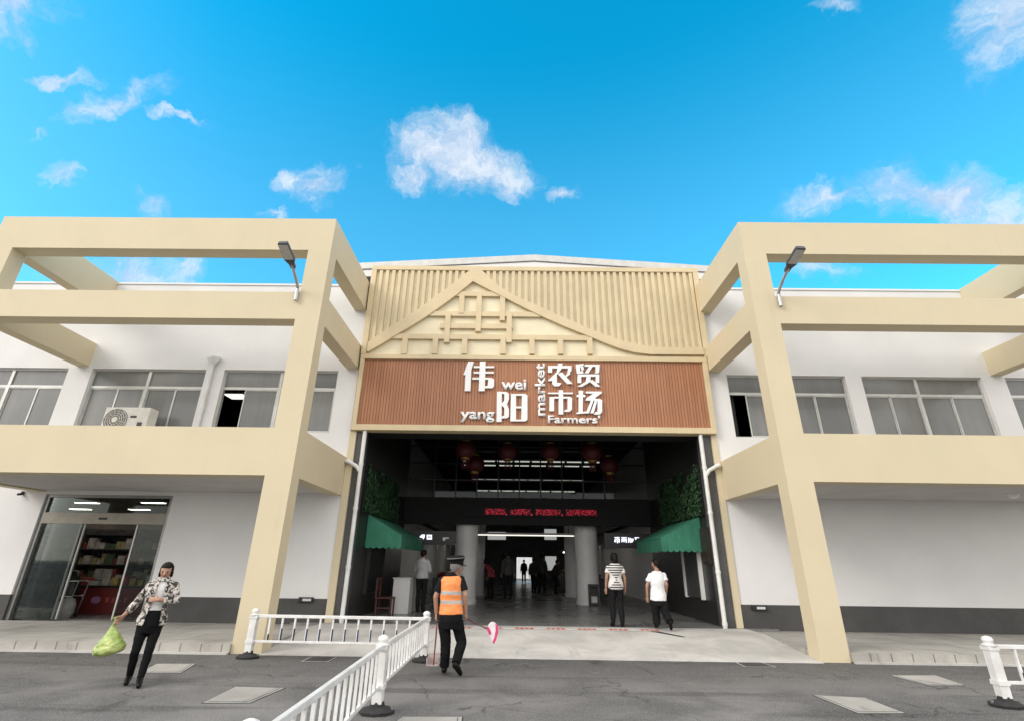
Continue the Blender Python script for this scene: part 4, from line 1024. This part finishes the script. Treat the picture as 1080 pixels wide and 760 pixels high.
def build_person(label, base, J, fdir, bdir, o, voxel=.011, group=None):
    """J: joints in world space; fdir where the face looks, bdir where the chest faces; o: outfit"""
    base = V(base); T = thing('person', base, label, 'person', group)
    J = {k: V(v) for k, v in J.items()}; k = o.get('k', 1.)
    f = V((*fdir, 0)).normalized() if len(fdir) == 2 else V(fdir).normalized(); b = V((*bdir, 0)).normalized()
    up = V((0,0,1)); rt = f.cross(up).normalized(); fu = rt.cross(f)
    fem = o.get('fem', False); sm = o.get('skin', SKIN)
    side = (J['shR'] - J['shL']); sw = side.length/2; side.normalize(); b = (b - side*b.dot(side)).normalized()
    hs_ = (J['hipR'] - J['hipL']).normalized(); pel = (J['hipL'] + J['hipR'])/2 + up*.05*k; neck = (J['shL'] + J['shR'])/2 + up*.045*k
    sp = neck - pel
    wst = .115 if fem else .135
    prof = [(-.22, .135, .10), (-.05, .165, .118), (.10, .160, .115), (.30, wst+.012, .098), (.42, wst+.005, .095), (.62, .152, .112), (.78, sw*.86, .110), (.90, sw*.92, .088), (.97, sw*.60, .070), (1.03, .075, .060), (1.08, .055, .055)]
    def torso(mb, inf, lo=-.22, hi=1.1, ds=1.):
        rows = []
        for t, a, d in prof:
            if t < lo-1e-6 or t > hi+1e-6: continue
            s_ = side if t > .4 else hs_
            ka = 1 if t > .7 else k
            rows.append((pel + sp*t, s_*(a*ka+inf), b*(d*k*ds+inf)))
        mb.rings(rows, 24)
    def arm(mb, S_, inf, upto=1., flare=0.):
        sh, el, wr = lerp(J['sh'+S_], neck, .10) - up*.032*k, J['el'+S_], J['wr'+S_]
        a, c, d = .046*k, .038*k, .027*k
        if upto <= 1:
            e = lerp(sh, el, upto); mb.ball(sh, a+inf); mb.tube([sh, e], [a+inf, lerp((a,0,0), (c,0,0), upto).x+inf+flare], 14)
        else:
            e = lerp(el, wr, upto-1); mb.cap(sh, el, a+inf, c+inf); mb.tube([el, e], [c+inf, c+(d-c)*(upto-1)+inf+flare], 14)
    def leg(mb, S_, inf, upto=2., loose=0.):
        h, kn, an = J['hip'+S_], J['kn'+S_], J['an'+S_]
        lr = o.get('lr', 1.); a, c, d = (.085 if fem else .082)*k*lr, .053*k*lr, .036*k*lr
        mb.cap(h, kn, a+inf, c+inf+loose*.6)
        calf = lerp(kn, an, .3) - b*.012*k
        e = lerp(kn, an, upto-1)
        mb.ball(kn, c+inf+loose*.6); mb.tube([kn, calf, e], [c+inf+loose*.6, .052*k*lr+inf+loose*.8, d+(.052*k*lr-d)*(2-upto)+inf+loose], 14)
    # ---- body: one continuous skin
    B_ = MB(); torso(B_, 0)
    hc = J['head']; hr = o.get('hr', .108)
    B_.cap(neck - up*.03 , hc - fu*hr*.55 - f*.015, .052*k, .050*k)
    B_.ball(hc + fu*.012, rt*hr*.72, f*hr*.88, fu*hr*1.02, 20)
    B_.ball(hc - fu*hr*.42 + f*hr*.20, rt*hr*.52, f*hr*.56, fu*hr*.56, 16)
    B_.cap(hc + f*hr*.84 + fu*hr*.06, hc + f*hr*1.02 - fu*hr*.20, .010, .017, 10)
    B_.ball(hc + f*hr*.78 + fu*hr*.2, rt*hr*.5, f*hr*.1, fu*hr*.08, 10)
    for s_ in (-1, 1): B_.ball(hc + rt*s_*hr*.74 - fu*hr*.06, rt*.012, f*.018, fu*.032, 10)
    for S_, s_ in (('L', -1), ('R', 1)):
        arm(B_, S_, 0, 2.); leg(B_, S_, 0)
        B_.cap(J['an'+S_], J['toe'+S_] , .036*k, .026*k)
        wr, el = J['wr'+S_], J['el'+S_]; hd = V(o['hand'+S_][0]) if 'hand'+S_ in o else (wr-el)
        hn = V(o['hand'+S_][1]) if 'hand'+S_ in o else (-side*s_*.6 + b*.5); th = V(o['hand'+S_][2]) if 'hand'+S_ in o else b
        hand(B_, wr, hd, hn, th, o.get('hs', .98)*k, o['hand'+S_][3] if 'hand'+S_ in o else .5)
    remesh(B_, 'body', sm, voxel*.72, T, base, 3)
    # ---- face details
    E_ = MB()
    for s_ in (-1, 1):
        c = hc + f*hr*.80 + rt*s_*hr*.30 + fu*hr*.08
        E_.cur = 0; E_.ball(c, rt*.011, f*.006, fu*.004, 10); E_.cur = 1; E_.ball(c + f*.006, rt*.007, f*.006, fu*.0075, 8)
        E_.cur = 1; E_.ball(c + fu*.017 - f*.001, rt*.015, f*.005, fu*.002, 8)
    E_.build('eyes', [EYEW, HAIR], T, True)
    MB().ball(hc + f*hr*.77 - fu*hr*.46, rt*.024, f*.010, fu*.009, 10).build('mouth', LIPS, T, True)
    # ---- hair
    if o.get('hair'):
        h = MB(); h.ball(hc - f*.022 + fu*.018, rt*hr*.86, f*hr*.95, fu*hr*1.06, 20)
        h.ball(hc + fu*hr*.62 + f*.01, rt*hr*.66, f*hr*.72, fu*hr*.50, 16)
        if fem:
            for s_ in (-1, 1): h.ball(hc + rt*s_*hr*.70 - fu*hr*.28 - f*hr*.12, rt*hr*.20, f*hr*.42, fu*hr*.62, 12)
            h.ball(hc - f*hr*.95 - fu*hr*.35, rt*.05, f*.05, fu*.07, 12)
            if o.get('long'): h.ball(hc - f*hr*.7 - fu*hr*1.0, rt*.075, f*.045, fu*.13, 12)
        kk = -.40 if o.get('long') else -.55
        cutz = lambda c: ((c-hc).dot(fu) < -hr*(.75 if fem else .30) and (c-hc).dot(f) > hr*kk) or ((c-hc).dot(fu) < hr*.50 and (c-hc).dot(f) > hr*.22 and (not fem or abs((c-hc).dot(rt)) < hr*.60))
        remesh(h, 'hair', o['hair'], voxel*.8, T, base, 2, .004, 40., cut=cutz)
    # ---- trousers and shoes
    t_ = MB(); torso(t_, .014, -.22, .31); lo_ = o.get('loose', 0.)
    for S_ in 'LR': leg(t_, S_, .012+lo_*.3, o.get('tl', 1.96), lo_)
    remesh(t_, 'trousers', o['legs'], voxel, T, base, 3, .006, 7.)
    for S_ in 'LR':
        s_ = MB(); an, to = J['an'+S_], J['toe'+S_]; dd = (to-an); dxy = V((dd.x, dd.y, dd.z)); heel = an - dxy.normalized()*.035 - up*.025 if abs(dd.z) < dxy.length*.8 else an + b*-.03
        s_.cap(an - up*.01*0, an + (an - J['kn'+S_]).normalized()*.02, .046*k, .046*k); s_.cap(heel, to, .040*k, .036*k); s_.cap(lerp(an, to, .35), to, .044*k, .034*k)
        remesh(s_, 'shoe', o.get('shoe', SHOE), voxel*.9, T, base, 3, cut=(lambda c: c.z < base.z+.002) if o.get('flat', False) else None)
    # ---- upper garments
    for g in o['tops']:
        m = MB(); torso(m, g['inf'], g.get('lo', -.05), g.get('hi', 1.04), g.get('ds', 1.))
        if g.get('sleeve', 0):
            for S_ in 'LR': arm(m, S_, min(g['inf']*.9+.004, .013), g['sleeve'], g.get('flare', .004))
        if g.get('collar'): m.rings([(neck - up*.02, side*.072, b*.066), (neck + up*.045, side*.066, b*.062)], 18)
        if g.get('hood'): m.ball(neck - b*.07 - up*.03, side*.12, b*.05, up*.07, 14)
        ob = remesh(m, g['name'], g['mat'], voxel, T, base, g.get('smooth', 3), g.get('wr', .005), g.get('ws', 8.), cut=g.get('cut'), solid=g.get('solid', 0.))
    T['_'] = 0; del T['_']
    return T, dict(neck=neck, pel=pel, side=side, b=b, f=f, rt=rt, fu=fu, hc=hc, hr=hr)

def stand(x, y, z, h, ang, step=.06, arms='down', bend=0.):
    """default standing joints; ang = heading in degrees (0 faces away from the viewer, +y)"""
    k = h/1.7; a = rad(ang); f = V((-math.sin(a), math.cos(a), 0)); r = V((math.cos(a), math.sin(a), 0)); o = V((x, y, z))
    def P(rr, ff, zz): return o + r*rr*k + f*ff*k + V((0,0,zz*k))
    J = dict(head=P(0, .03+bend*.5, 1.575-bend*.25), shL=P(-.185, bend*.42, 1.385-bend*.2), shR=P(.185, bend*.42, 1.385-bend*.2), hipL=P(-.09, 0, .88), hipR=P(.09, 0, .88),
        knL=P(-.095, step+.02, .48), knR=P(.095, -step*.3+.02, .48), anL=P(-.10, step*1.2, .085), anR=P(.10, -step*1.2, .085), toeL=P(-.115, step*1.2+.15, .035), toeR=P(.115, -step*1.2+.15, .035))
    if arms == 'down': J.update(elL=P(-.235, -.02, 1.10), elR=P(.235, -.02, 1.10), wrL=P(-.245, .04, .86), wrR=P(.245, .04, .86))
    elif arms == 'front': J.update(elL=P(-.225, .03, 1.12), elR=P(.225, .03, 1.12), wrL=P(-.12, .24, 1.08), wrR=P(.12, .24, 1.10))
    else: J.update(elL=P(-.24, .0, 1.11), elR=P(.225, .05, 1.12), wrL=P(-.25, .06, .87), wrR=P(.14, .25, 1.15))
    return J, (f.x, f.y), k

for m_ in (HAIR, SHOE): m_.node_tree.nodes['Principled BSDF'].inputs['Specular IOR Level'].default_value = .15
def pat(name, fn, rough=.7):
    m, nt, b = new_mat(name); nt.l(fn(nt, objc(nt)), b.inputs['Base Color']); b.inputs['Roughness'].default_value = rough; return m
def leopard(nt, p):
    n = nt.noise(p, 17., 3, .6, 1.2); n2 = nt.noise(p, 40., 2)
    return nt.mix(nt.ramp(nt.math('ADD', nt.math('MULTIPLY', n, .8), nt.math('MULTIPLY', n2, .2)), .475, .515), (.025, .023, .022), (.50, .46, .42))
def stripes(nt, p):
    s = nt.n('ShaderNodeSeparateXYZ'); nt.l(p, s.inputs[0]); x, z = s.outputs[0], s.outputs[2]
    st = nt.math('GREATER_THAN', nt.math('FRACT', nt.math('MULTIPLY', z, 19.)), .48)
    ins = nt.math('LESS_THAN', nt.math('ABSOLUTE', x), nt.math('MULTIPLY_ADD', nt.math('ABSOLUTE', nt.math('SUBTRACT', z, 1.0)), .85, .008))
    return nt.mix(nt.math('MULTIPLY', st, ins), (.62, .60, .58), (.03, .03, .032))
def vest(nt, p):
    s = nt.n('ShaderNodeSeparateXYZ'); nt.l(p, s.inputs[0]); z = s.outputs[2]
    def band(c, w): return nt.math('LESS_THAN', nt.math('ABSOLUTE', nt.math('SUBTRACT', z, c)), w)
    bands = nt.math('MAXIMUM', band(1.085, .024), band(.96, .024))
    n = nt.noise(p, 14., 4)
    return nt.mix(bands, nt.mix(n, (.72, .20, .045), (.88, .31, .10)), (.40, .385, .36))

# woman with the green bag (faces the viewer)
yw = 7.52
def wp(px, py, dy=0.): q = at(px, py, yw+dy); return q
wb = V((wp(142, 722).x, yw, 0))
lift = V((0,0,0))
JW = dict(head=wp(175.5, 602), shR=wp(158.5, 614, -.05), shL=wp(186.5, 615, .06), elR=wp(143.5, 635.5, -.02), wrR=wp(130.5, 648.5, -.10), elL=wp(186, 632.5, .0), wrL=wp(167, 632, -.19),
    hipR=wp(151.5, 660, -.02), hipL=wp(165, 660, .03), knR=wp(142.5, 687, -.06), knL=wp(156, 689, -.02), anR=wp(135.5, 715.5, .06), anL=wp(147.5, 716.5, -.08), toeR=wp(132.5, 722, -.06), toeL=wp(146, 724, -.20))
for q in ('anR', 'anL'): JW[q].z = .085
for q in ('toeR', 'toeL'): JW[q].z = .034
def jcut(c):
    d = c - JW['shR']; s = (JW['shL'] - JW['shR']).normalized(); mid = (JW['shL'] + JW['shR'])/2
    u = (c - mid).dot(s); z = mid.z - c.z
    return (c - mid).dot(V((.34, -.94, 0))) > .03 and abs(u - .012) < .038 + z*.10 and z > -.02 and not (abs(u) > .17)
white_tee = mat('white_cotton', (.62, .61, .60), .75, .05, 14., world=False)
blk = mat('black_trousers', (.007, .007, .008), .8, .2, 12., spec=.12, world=False)
TW, iw = build_person('woman in a leopard print jacket and black trousers carrying a green bag', wb, JW, (.42, -1, -.20), (.36, -1), dict(fem=True, k=.88, lr=.86, hr=.098, hair=HAIR, legs=blk, voxel=1,
    handR=((-.55, -.15, -.75), (.5, -.5, -.3), (0, -1, .2), 1.1), handL=((-.95, -.15, .05), (0, 1, -.2), (0, 0, 1), .6), hs=1.,
    tops=[dict(name='tee_shirt', mat=white_tee, inf=.010, lo=.10, hi=1.03, wr=.003), dict(name='jacket', mat=pat('leopard_print', leopard), inf=.030, lo=-.05, hi=1.03, sleeve=1.72, flare=.008, cut=jcut, solid=.006, wr=.007, collar=True)]), voxel=.010)
# the bag
bw = wp(124, 654, -.14); bt = JW['wrR'] + V((-.085, -.03, -.105))
bagT = thing('plastic_bag', (wp(118, 690).x, yw-.05, .34), 'full yellow green plastic bag hanging from the woman\'s hand', 'bag')
bagm = mat('green_bag_film', (.40, .45, .16), .4, .22, 7., .0, world=False, dark=(.20, .30, .06))
mb = MB(); cx, cz, cy = wp(121.5, 683).x, .335, yw-.10
tz = bt.z
rows = []
for t, a, d in ((0, .03, .03), (.04, .12, .10), (.12, .175, .145), (.25, .185, .15), (.42, .155, .12), (.60, .105, .08), (.78, .060, .045), (.92, .028, .024), (1.0, .022, .018)):
    z = cz + (tz-cz)*t; c = V((cx, cy, z)).lerp(V((bt.x, bt.y, z)), t**1.3); rows.append((c, V((a, 0, a*.15)), V((0, d, 0))))
mb.rings(rows, 28)
remesh(mb, 'film', bagm, .008, bagT, V(bagT.location), 2, .013, 11.)
mb = MB(); mb.tube([bt + V((.0, .0, -.03)), bt + V((.02, 0, .05)), bt + V((-.005, -.01, .09))], [.02, .014, .02], 10); mb.build('handle', bagm, bagT, True)

# man in the orange vest (seen from behind)
ym = 8.42
def mp(px, py, dy=0.): return at(px, py, ym+dy)
mbase = V((mp(476, 712).x, ym, 0))
JM = dict(head=mp(482.2, 597.8, .03), shL=mp(464.8, 609.5), shR=mp(487.6, 608.5, .02), elL=mp(459.4, 629, -.03), wrL=mp(460.2, 646, .02), elR=mp(490.8, 627, -.02), wrR=mp(491.2, 645.5, .05),
    hipL=mp(468.6, 656), hipR=mp(482, 656), knL=mp(470.2, 681.5, .03), knR=mp(487, 677, .05), anL=mp(468.4, 707, .02), anR=mp(480.6, 700, -.20), toeL=mp(467.6, 711, .18), toeR=mp(485.5, 709, -.06))
JM['anL'].z = .085; JM['toeL'].z = .036; JM['toeR'].z = .04
TM, im = build_person('man in an orange safety vest and dark peaked cap seen from behind', mbase, JM, (.62, .72), (.06, 1), dict(k=.98, hr=.106, hair=HAIRG, legs=blk, loose=.012,
    handL=((0, .05, -1), (.8, .3, 0), (.2, 1, 0), 1.3), handR=((.12, .25, -1), (-.7, .3, -.2), (-.1, 1, 0), 1.2),
    tops=[dict(name='dark_shirt', mat=mat('dark_navy_shirt', (.010, .010, .013), .8, .15, 14., spec=.12, world=False), inf=.010, lo=-.05, hi=1.04, sleeve=.72, flare=.012, collar=True), dict(name='safety_vest', mat=pat('orange_vest', vest, .6), inf=.026, lo=.08, hi=.97, wr=.007, ws=7.)]), voxel=.010)
# peaked cap
hc, hr, f, rt, fu = im['hc'], im['hr'], im['f'], im['rt'], im['fu']
cb = hc + fu*hr*.42 - f*.006; tl = (fu - f*.10).normalized(); f2 = rt.cross(tl)*-1; f2 = tl.cross(rt)
capo = thing('peaked_cap', cb, 'dark peaked cap with pale piping worn by the orange vest man', 'cap')
capm = mat('dark_cap_cloth', (.012, .0115, .012), .8, .2, 20., spec=.12, world=False); pip = mat('cap_piping', (.16, .155, .15), .5, .1, 20., world=False)
mb = MB(); mb.rings([(cb - tl*.015, rt*.090, f2*.108), (cb + tl*.045, rt*.094, f2*.112)], 28); mb.build('band', capm, capo, True)
mb = MB(); mb.rings([(cb + tl*.046, rt*.096, f2*.114), (cb + tl*.085 - f2*.012, rt*.128, f2*.142), (cb + tl*.100 - f2*.016, rt*.130, f2*.145), (cb + tl*.122 - f2*.01, rt*.105, f2*.118), (cb + tl*.130, rt*.04, f2*.05)], 28); mb.build('crown', capm, capo, True)
mb = MB(); mb.tube([cb + tl*.093 - f2*.015 + rt*.1315*math.cos(i*math.pi/16) + f2*.1465*math.sin(i*math.pi/16) for i in range(33)], .006, 8); mb.build('piping', pip, capo, True)
mb = MB(); pts = [cb - tl*.012 + rt*.088*math.cos(a) + f2*.104*math.sin(a) for a in [math.pi*i/12 for i in range(13)]] + [cb - tl*.035 + rt*.080*math.cos(a) + f2*(.100+.075*math.sin(a)) for a in [math.pi*i/12 for i in range(12, -1, -1)]]
mb.prism(pts, tl*.006); mb.build('visor', SHOE, capo)
# litter picker stick with white pan
pk = thing('long_stick', mp(457.5, 700), 'thin dark red stick held in the orange vest man\'s left hand', 'stick')
hl = JM['wrL'] + V((.015, .02, -.085))
MB().tube([hl + V((.005, 0, .07)), mp(457.2, 701, -.02)], .010, 10).build('shaft', mat('dark_red_paint', (.16, .02, .022), .4, .1, 9.), pk, True)
MB().tube([hl + V((.006, 0, .075)), hl + V((.002, 0, -.05))], .015, 10).build('grip', M['black'], pk, True)
dp = thing('dustpan', (at(457.5, 697, 9.3).x, 9.2, 0), 'small pale dustpan standing on the asphalt behind the red stick', 'dustpan')
p0_, p1_ = at(451.5, 697.5, 9.3), at(464, 697.5, 9.3)
pmat = mat('pale_pink_plastic', (.52, .44, .42), .5, .08, 9.)
MB().box(p0_.x, p1_.x, 9.28, 9.30, .012, .15).box(p0_.x, p0_.x+.012, 9.10, 9.278, .012, .11).box(p1_.x-.012, p1_.x, 9.10, 9.278, .012, .11).box(p0_.x, p1_.x, 9.10, 9.30, .001, .010).build('pan', pmat, dp)
MB().tube([((p0_.x+p1_.x)/2, 9.29, .14), ((p0_.x+p1_.x)/2+.02, 9.36, .62)], .010, 8).build('handle', pmat, dp)
# small rolled flag
hrp = JM['wrR'] + V((.005, .03, -.085))
fl = thing('hand_flag', hrp, 'small pink and white flag on a dark stick in the man\'s right hand', 'flag')
tip = mp(523, 667, .02); MB().tube([hrp + V((-.04, 0, .02)), hrp.lerp(tip, .55) , tip], .008, 8).build('stick', mat('maroon_stick', (.10, .015, .03), .4, .1, 9.), fl, True)
fm_w = mat('white_flag_cloth', (.74, .66, .68), .7, .06, 12.); fm_p = mat('pink_flag_cloth', (.62, .05, .19), .7, .1, 12.)
g = MB(); out = [(513.6,663),(515.3,658),(518,655.2),(521.5,655.6),(525,659),(525,667),(523,674.5),(520.8,678.6),(518.6,675),(515.5,669)]
c_ = [mp(a, b2) for a, b2 in out]; g.prism([p + V((0, .004*math.sin(i*1.7), 0)) for i, p in enumerate(c_)], (0, .022, 0)); g.build('cloth', fm_w, fl, bevel=.004)
g = MB(); g.prism([mp(a, b2, -.006) for a, b2 in ((522.6,657),(525.3,659.3),(525.3,667),(523.2,674.6),(520.8,678.8),(519.4,676.2),(521.6,671),(522.8,664))], (0, .034, 0)); g.prism([mp(a, b2, -.004) for a, b2 in ((513.4,663.2),(514.6,660),(517,663.4),(518.4,667.5),(516,669.4))], (0, .03, 0)); g.build('pink_edge', fm_p, fl)

# man in the grey jacket at the counter
greyj = mat('light_grey_jacket', (.36, .36, .37), .7, .08, 14., world=False); tr_dark = mat('charcoal_trousers', (.012, .012, .013), .8, .2, 12., spec=.12, world=False)
def simple(label, x, y, z, h, ang, look, legs, tops, voxel=.014, hair=HAIR, arms='down', fem=False, step=.05, bend=0., loose=.006, long=False, group=None, skin=SKIN):
    J, bd, k = stand(x, y, z, h, ang, step, arms, bend); a = rad(look)
    return build_person(label, (x, y, z), J, (-math.sin(a), math.cos(a), -bend*.5), bd, dict(k=k, hr=.108*min(1, k+.03), hair=hair, legs=legs, tops=tops, fem=fem, loose=loose, long=long, skin=skin), voxel, group)
g = at(440, 645, 15.6)
simple('man in a pale grey hooded jacket and black trousers at the counter', g.x+.05, 15.7, GZ, 1.66, -12, -25, tr_dark, [dict(name='jacket', mat=greyj, inf=.030, lo=-.05, hi=1.04, sleeve=1.9, collar=True, hood=True, wr=.009)], arms='front', step=.03)
s_ = at(652.5, 661, 12.85)
simple('woman in a black and white striped top and dark trousers seen from behind', s_.x, 12.9, GZ, 1.58, 4, 8, tr_dark, [dict(name='striped_top', mat=pat('striped_top_cloth', stripes), inf=.030, lo=-.22, hi=1.03, sleeve=.55, flare=.014)], fem=True, long=True, voxel=.011, step=.05)
# striding man in the white T-shirt
yt = 12.55
def tp(px, py, dy=0.): return at(px, py, yt+dy)
tb = V((tp(698, 664).x, yt, GZ))
JT = dict(head=tp(691.5, 594.8, .05), shL=tp(684.8, 605), shR=tp(700.6, 604.5, .03), elL=tp(682.3, 617.5, -.03), wrL=tp(682.6, 628.5, .03), elR=tp(703, 616, -.05), wrR=tp(702.2, 627, .08), hipL=tp(690, 634), hipR=tp(699, 634),
    knL=tp(692, 648.5, .10), knR=tp(702.5, 648, -.02), anL=tp(693, 660.2, .08), anR=tp(706.8, 655.5, -.34), toeL=tp(691.5, 662.6, .22), toeR=tp(708, 662.5, -.32))
JT['anL'].z = GZ+.085; JT['toeL'].z = GZ+.035
build_person('man in a white T-shirt and wide black trousers striding inside', tb, JT, (-.65, .76), (-.05, 1), dict(k=.96, hr=.102, hair=HAIR, legs=tr_dark, loose=.024, tops=[dict(name='tee_shirt', mat=mat('bright_white_cotton', (.74, .74, .76), .75, .04, 14., world=False), inf=.026, lo=-.10, hi=1.03, sleeve=.62, flare=.014, wr=.009)]), voxel=.011)
# people deeper in the hall
dk = mat('dark_coat', (.022, .022, .022), .75, .2, 9., world=False); dkg = mat('olive_grey_coat', (.05, .05, .045), .75, .2, 9., world=False); pinkj = mat('pink_red_jacket', (.30, .035, .055), .7, .15, 9., world=False)
def far(label, px, pyfoot, h, coat, ang=0., Y=None, **kw):
    p = CPOS + ray(px, pyfoot)*((GZ-CAM_H)/ray(px, pyfoot).z)
    return simple(label, p.x, p.y, GZ, h, ang, ang, tr_dark, [dict(name='coat', mat=coat, inf=.032, lo=-.22, hi=1.04, sleeve=1.9, collar=True)], voxel=.02, skin=SKIN_FAR, **kw)
far('broad man in a dark olive coat standing in the hall aisle', 535.5, 631.5, 1.80, dkg, 10)
far('stooping shopper in a pink red jacket beside the left stall', 517.5, 631, 1.60, pinkj, 70, bend=.5, fem=True)
far('lone figure silhouetted in the bright far doorway', 552.5, 614.5, 1.62, dk, 180)
far('shopper in black walking left of the pair in the aisle', 563, 625.5, 1.62, dk, -15, step=.12)
far('taller shopper in black walking right of the pair in the aisle', 571.5, 626, 1.78, dk, 10, step=.10)
far('shopper in a dark coat leaning at the right stall', 586, 626.5, 1.58, dk, -60, bend=.25)


# ------------------------------------------------------------------ light and sky
SUN_DIR = V((-.72, -.50, .52)).normalized()   # towards the sun
sd = bpy.data.lights.new('sun', 'SUN'); sd.energy = 1.05; sd.angle = rad(25); sd.color = (1, .95, .87)
so_ = bpy.data.objects.new('sun', sd); so_.rotation_euler = SUN_DIR.to_track_quat('Z', 'Y').to_euler(); COL.objects.link(so_)
W = bpy.data.worlds.new('World'); S.world = W; W.use_nodes = True
nt = NT(W.node_tree); bg = W.node_tree.nodes['Background']
sky = nt.n('ShaderNodeTexSky', sky_type='NISHITA', sun_disc=False)
sky.sun_elevation = math.asin(SUN_DIR.z); sky.sun_rotation = math.atan2(SUN_DIR.x, SUN_DIR.y)
sky.altitude = 0; sky.air_density = 1.0; sky.dust_density = 1.0; sky.ozone_density = 1.6
hs = nt.n('ShaderNodeHueSaturation', i_Hue=.472, i_Saturation=1.55, i_Value=1.58); nt.l(sky.outputs[0], hs.inputs['Color'])
cl = nt.n('ShaderNodeMix', data_type='RGBA', blend_type='LIGHTEN'); cl.inputs[0].default_value = 1; nt.l(hs.outputs[0], cl.inputs[6]); cl.inputs[7].default_value = (.01, .05, .1, 1)
skyc = cl.outputs[2]
tc = nt.n('ShaderNodeTexCoord').outputs['Generated']
def dot(v):
    d = nt.n('ShaderNodeVectorMath', operation='DOT_PRODUCT', i_1=tuple(v)); nt.l(tc, d.inputs[0]); return d.outputs['Value']
def warp(v, scale, amp):
    nd = nt.n('ShaderNodeTexNoise', i_Scale=scale, i_Detail=5., i_Roughness=.6); nt.l(v, nd.inputs['Vector'])
    a = nt.n('ShaderNodeVectorMath', operation='SUBTRACT', i_1=(.5, .5, .5)); nt.l(nd.outputs['Color'], a.inputs[0])
    b = nt.n('ShaderNodeVectorMath', operation='SCALE'); b.inputs['Scale'].default_value = amp; nt.l(a.outputs[0], b.inputs[0])
    c = nt.n('ShaderNodeVectorMath', operation='ADD'); nt.l(v, c.inputs[0]); nt.l(b.outputs[0], c.inputs[1]); return c.outputs[0]
wv = warp(warp(tc, 7., .13), 24., .05)
def wdot(v):
    d = nt.n('ShaderNodeVectorMath', operation='DOT_PRODUCT', i_1=tuple(v)); nt.l(wv, d.inputs[0]); return d.outputs['Value']
n1 = nt.noise(wv, 9., 9, .68, .4); n2 = nt.noise(wv, 30., 7, .70, .3)
nn = nt.math('ADD', nt.math('MULTIPLY', n1, .7), nt.math('MULTIPLY', n2, .3))
total = None
def cloud(px, py, rx, ry, amp, tilt=0.):
    global total
    d = ray(px, py).normalized(); s_ = CR.copy(); s_ = (s_ - d*s_.dot(d)).normalized(); u_ = s_.cross(d)
    if u_.dot(CU) < 0: u_ = -u_
    ct, st = math.cos(tilt), math.sin(tilt); s_, u_ = s_*ct + u_*st, -s_*st + u_*ct
    k = ray(px, py).length
    a = nt.math('MULTIPLY', wdot(s_), CAM_F/rx/k*k); b = nt.math('MULTIPLY', wdot(u_), CAM_F/ry)
    r2 = nt.math('ADD', nt.math('MULTIPLY', a, a), nt.math('MULTIPLY', b, b))
    front = nt.ramp(dot(d), .3, .6)
    v = nt.math('MULTIPLY', nt.math('MULTIPLY', nt.math('SUBTRACT', 1., nt.math('SQRT', r2), clamp=True), front), amp)
    total = v if total is None else nt.math('MAXIMUM', total, v)
for c in ((470, 160, 62, 44, 1.25, 0), (492, 176, 84, 38, 1.25, -.12), (535, 190, 40, 28, 1.0, -.1), (438, 188, 40, 22, .9, 0), (595, 206, 24, 13, .9, .1),
          (338, 194, 38, 24, .95, .4), (316, 186, 30, 22, .7, 0), (985, 204, 78, 30, 1.15, -.12), (1048, 220, 40, 22, .9, 0), (880, 208, 54, 20, .85, .1), (1062, 24, 36, 48, .9, .2), (16, 10, 40, 18, .95, .1),
          (50, 73, 34, 9, .85, .05), (112, 99, 52, 13, .7, .25), (185, 121, 28, 7, .75, -.35), (68, 195, 18, 13, .75, 0), (148, 217, 15, 18, .6, 0), (125, 283, 60, 28, .95, 0), (190, 285, 20, 26, .7, .4), (45, 136, 16, 6, .6, .2), (882, 12, 20, 9, .65, 0), (290, 228, 24, 9, .6, 0), (870, 285, 36, 18, .65, 0)):
    cloud(*c)
edge = nt.math('ADD', total, nt.math('MULTIPLY', nt.math('SUBTRACT', nn, .5), 1.9))
edge = nt.math('MULTIPLY', nt.ramp(edge, .06, 1.05), nt.ramp(total, .02, .28))
shade = nt.mix(nt.ramp(nt.math('ADD', nt.math('MULTIPLY', n1, .6), nt.math('MULTIPLY', n2, .4)), .40, .62), (2.3, 2.95, 3.9), (3.9, 4.15, 4.5))
veil = nt.ramp(dot(V((0, 0, 1))), .5, .82, .12, 0.)
c1 = nt.mix(nt.math('MULTIPLY', edge, .90), nt.mix(veil, skyc, (2.9, 3.3, 3.8)), shade)
# unseen white cloud deck added over, beside and behind the viewer as fill
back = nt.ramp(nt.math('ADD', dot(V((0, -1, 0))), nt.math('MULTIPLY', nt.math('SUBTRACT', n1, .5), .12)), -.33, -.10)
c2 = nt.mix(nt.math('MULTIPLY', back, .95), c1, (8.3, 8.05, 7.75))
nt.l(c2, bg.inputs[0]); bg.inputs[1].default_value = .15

S.view_settings.view_transform = 'Standard'; S.view_settings.look = 'None'; S.view_settings.exposure = .62; S.view_settings.gamma = 1.; S.view_settings.use_curve_mapping = False
S.render.engine = 'CYCLES'
W.cycles.sampling_method = 'MANUAL'; W.cycles.sample_map_resolution = 512
S.cycles.use_denoising = True
S.cycles.max_bounces = 8; S.cycles.diffuse_bounces = 4; S.cycles.transparent_max_bounces = 12
S.cycles.sample_clamp_indirect = 6.
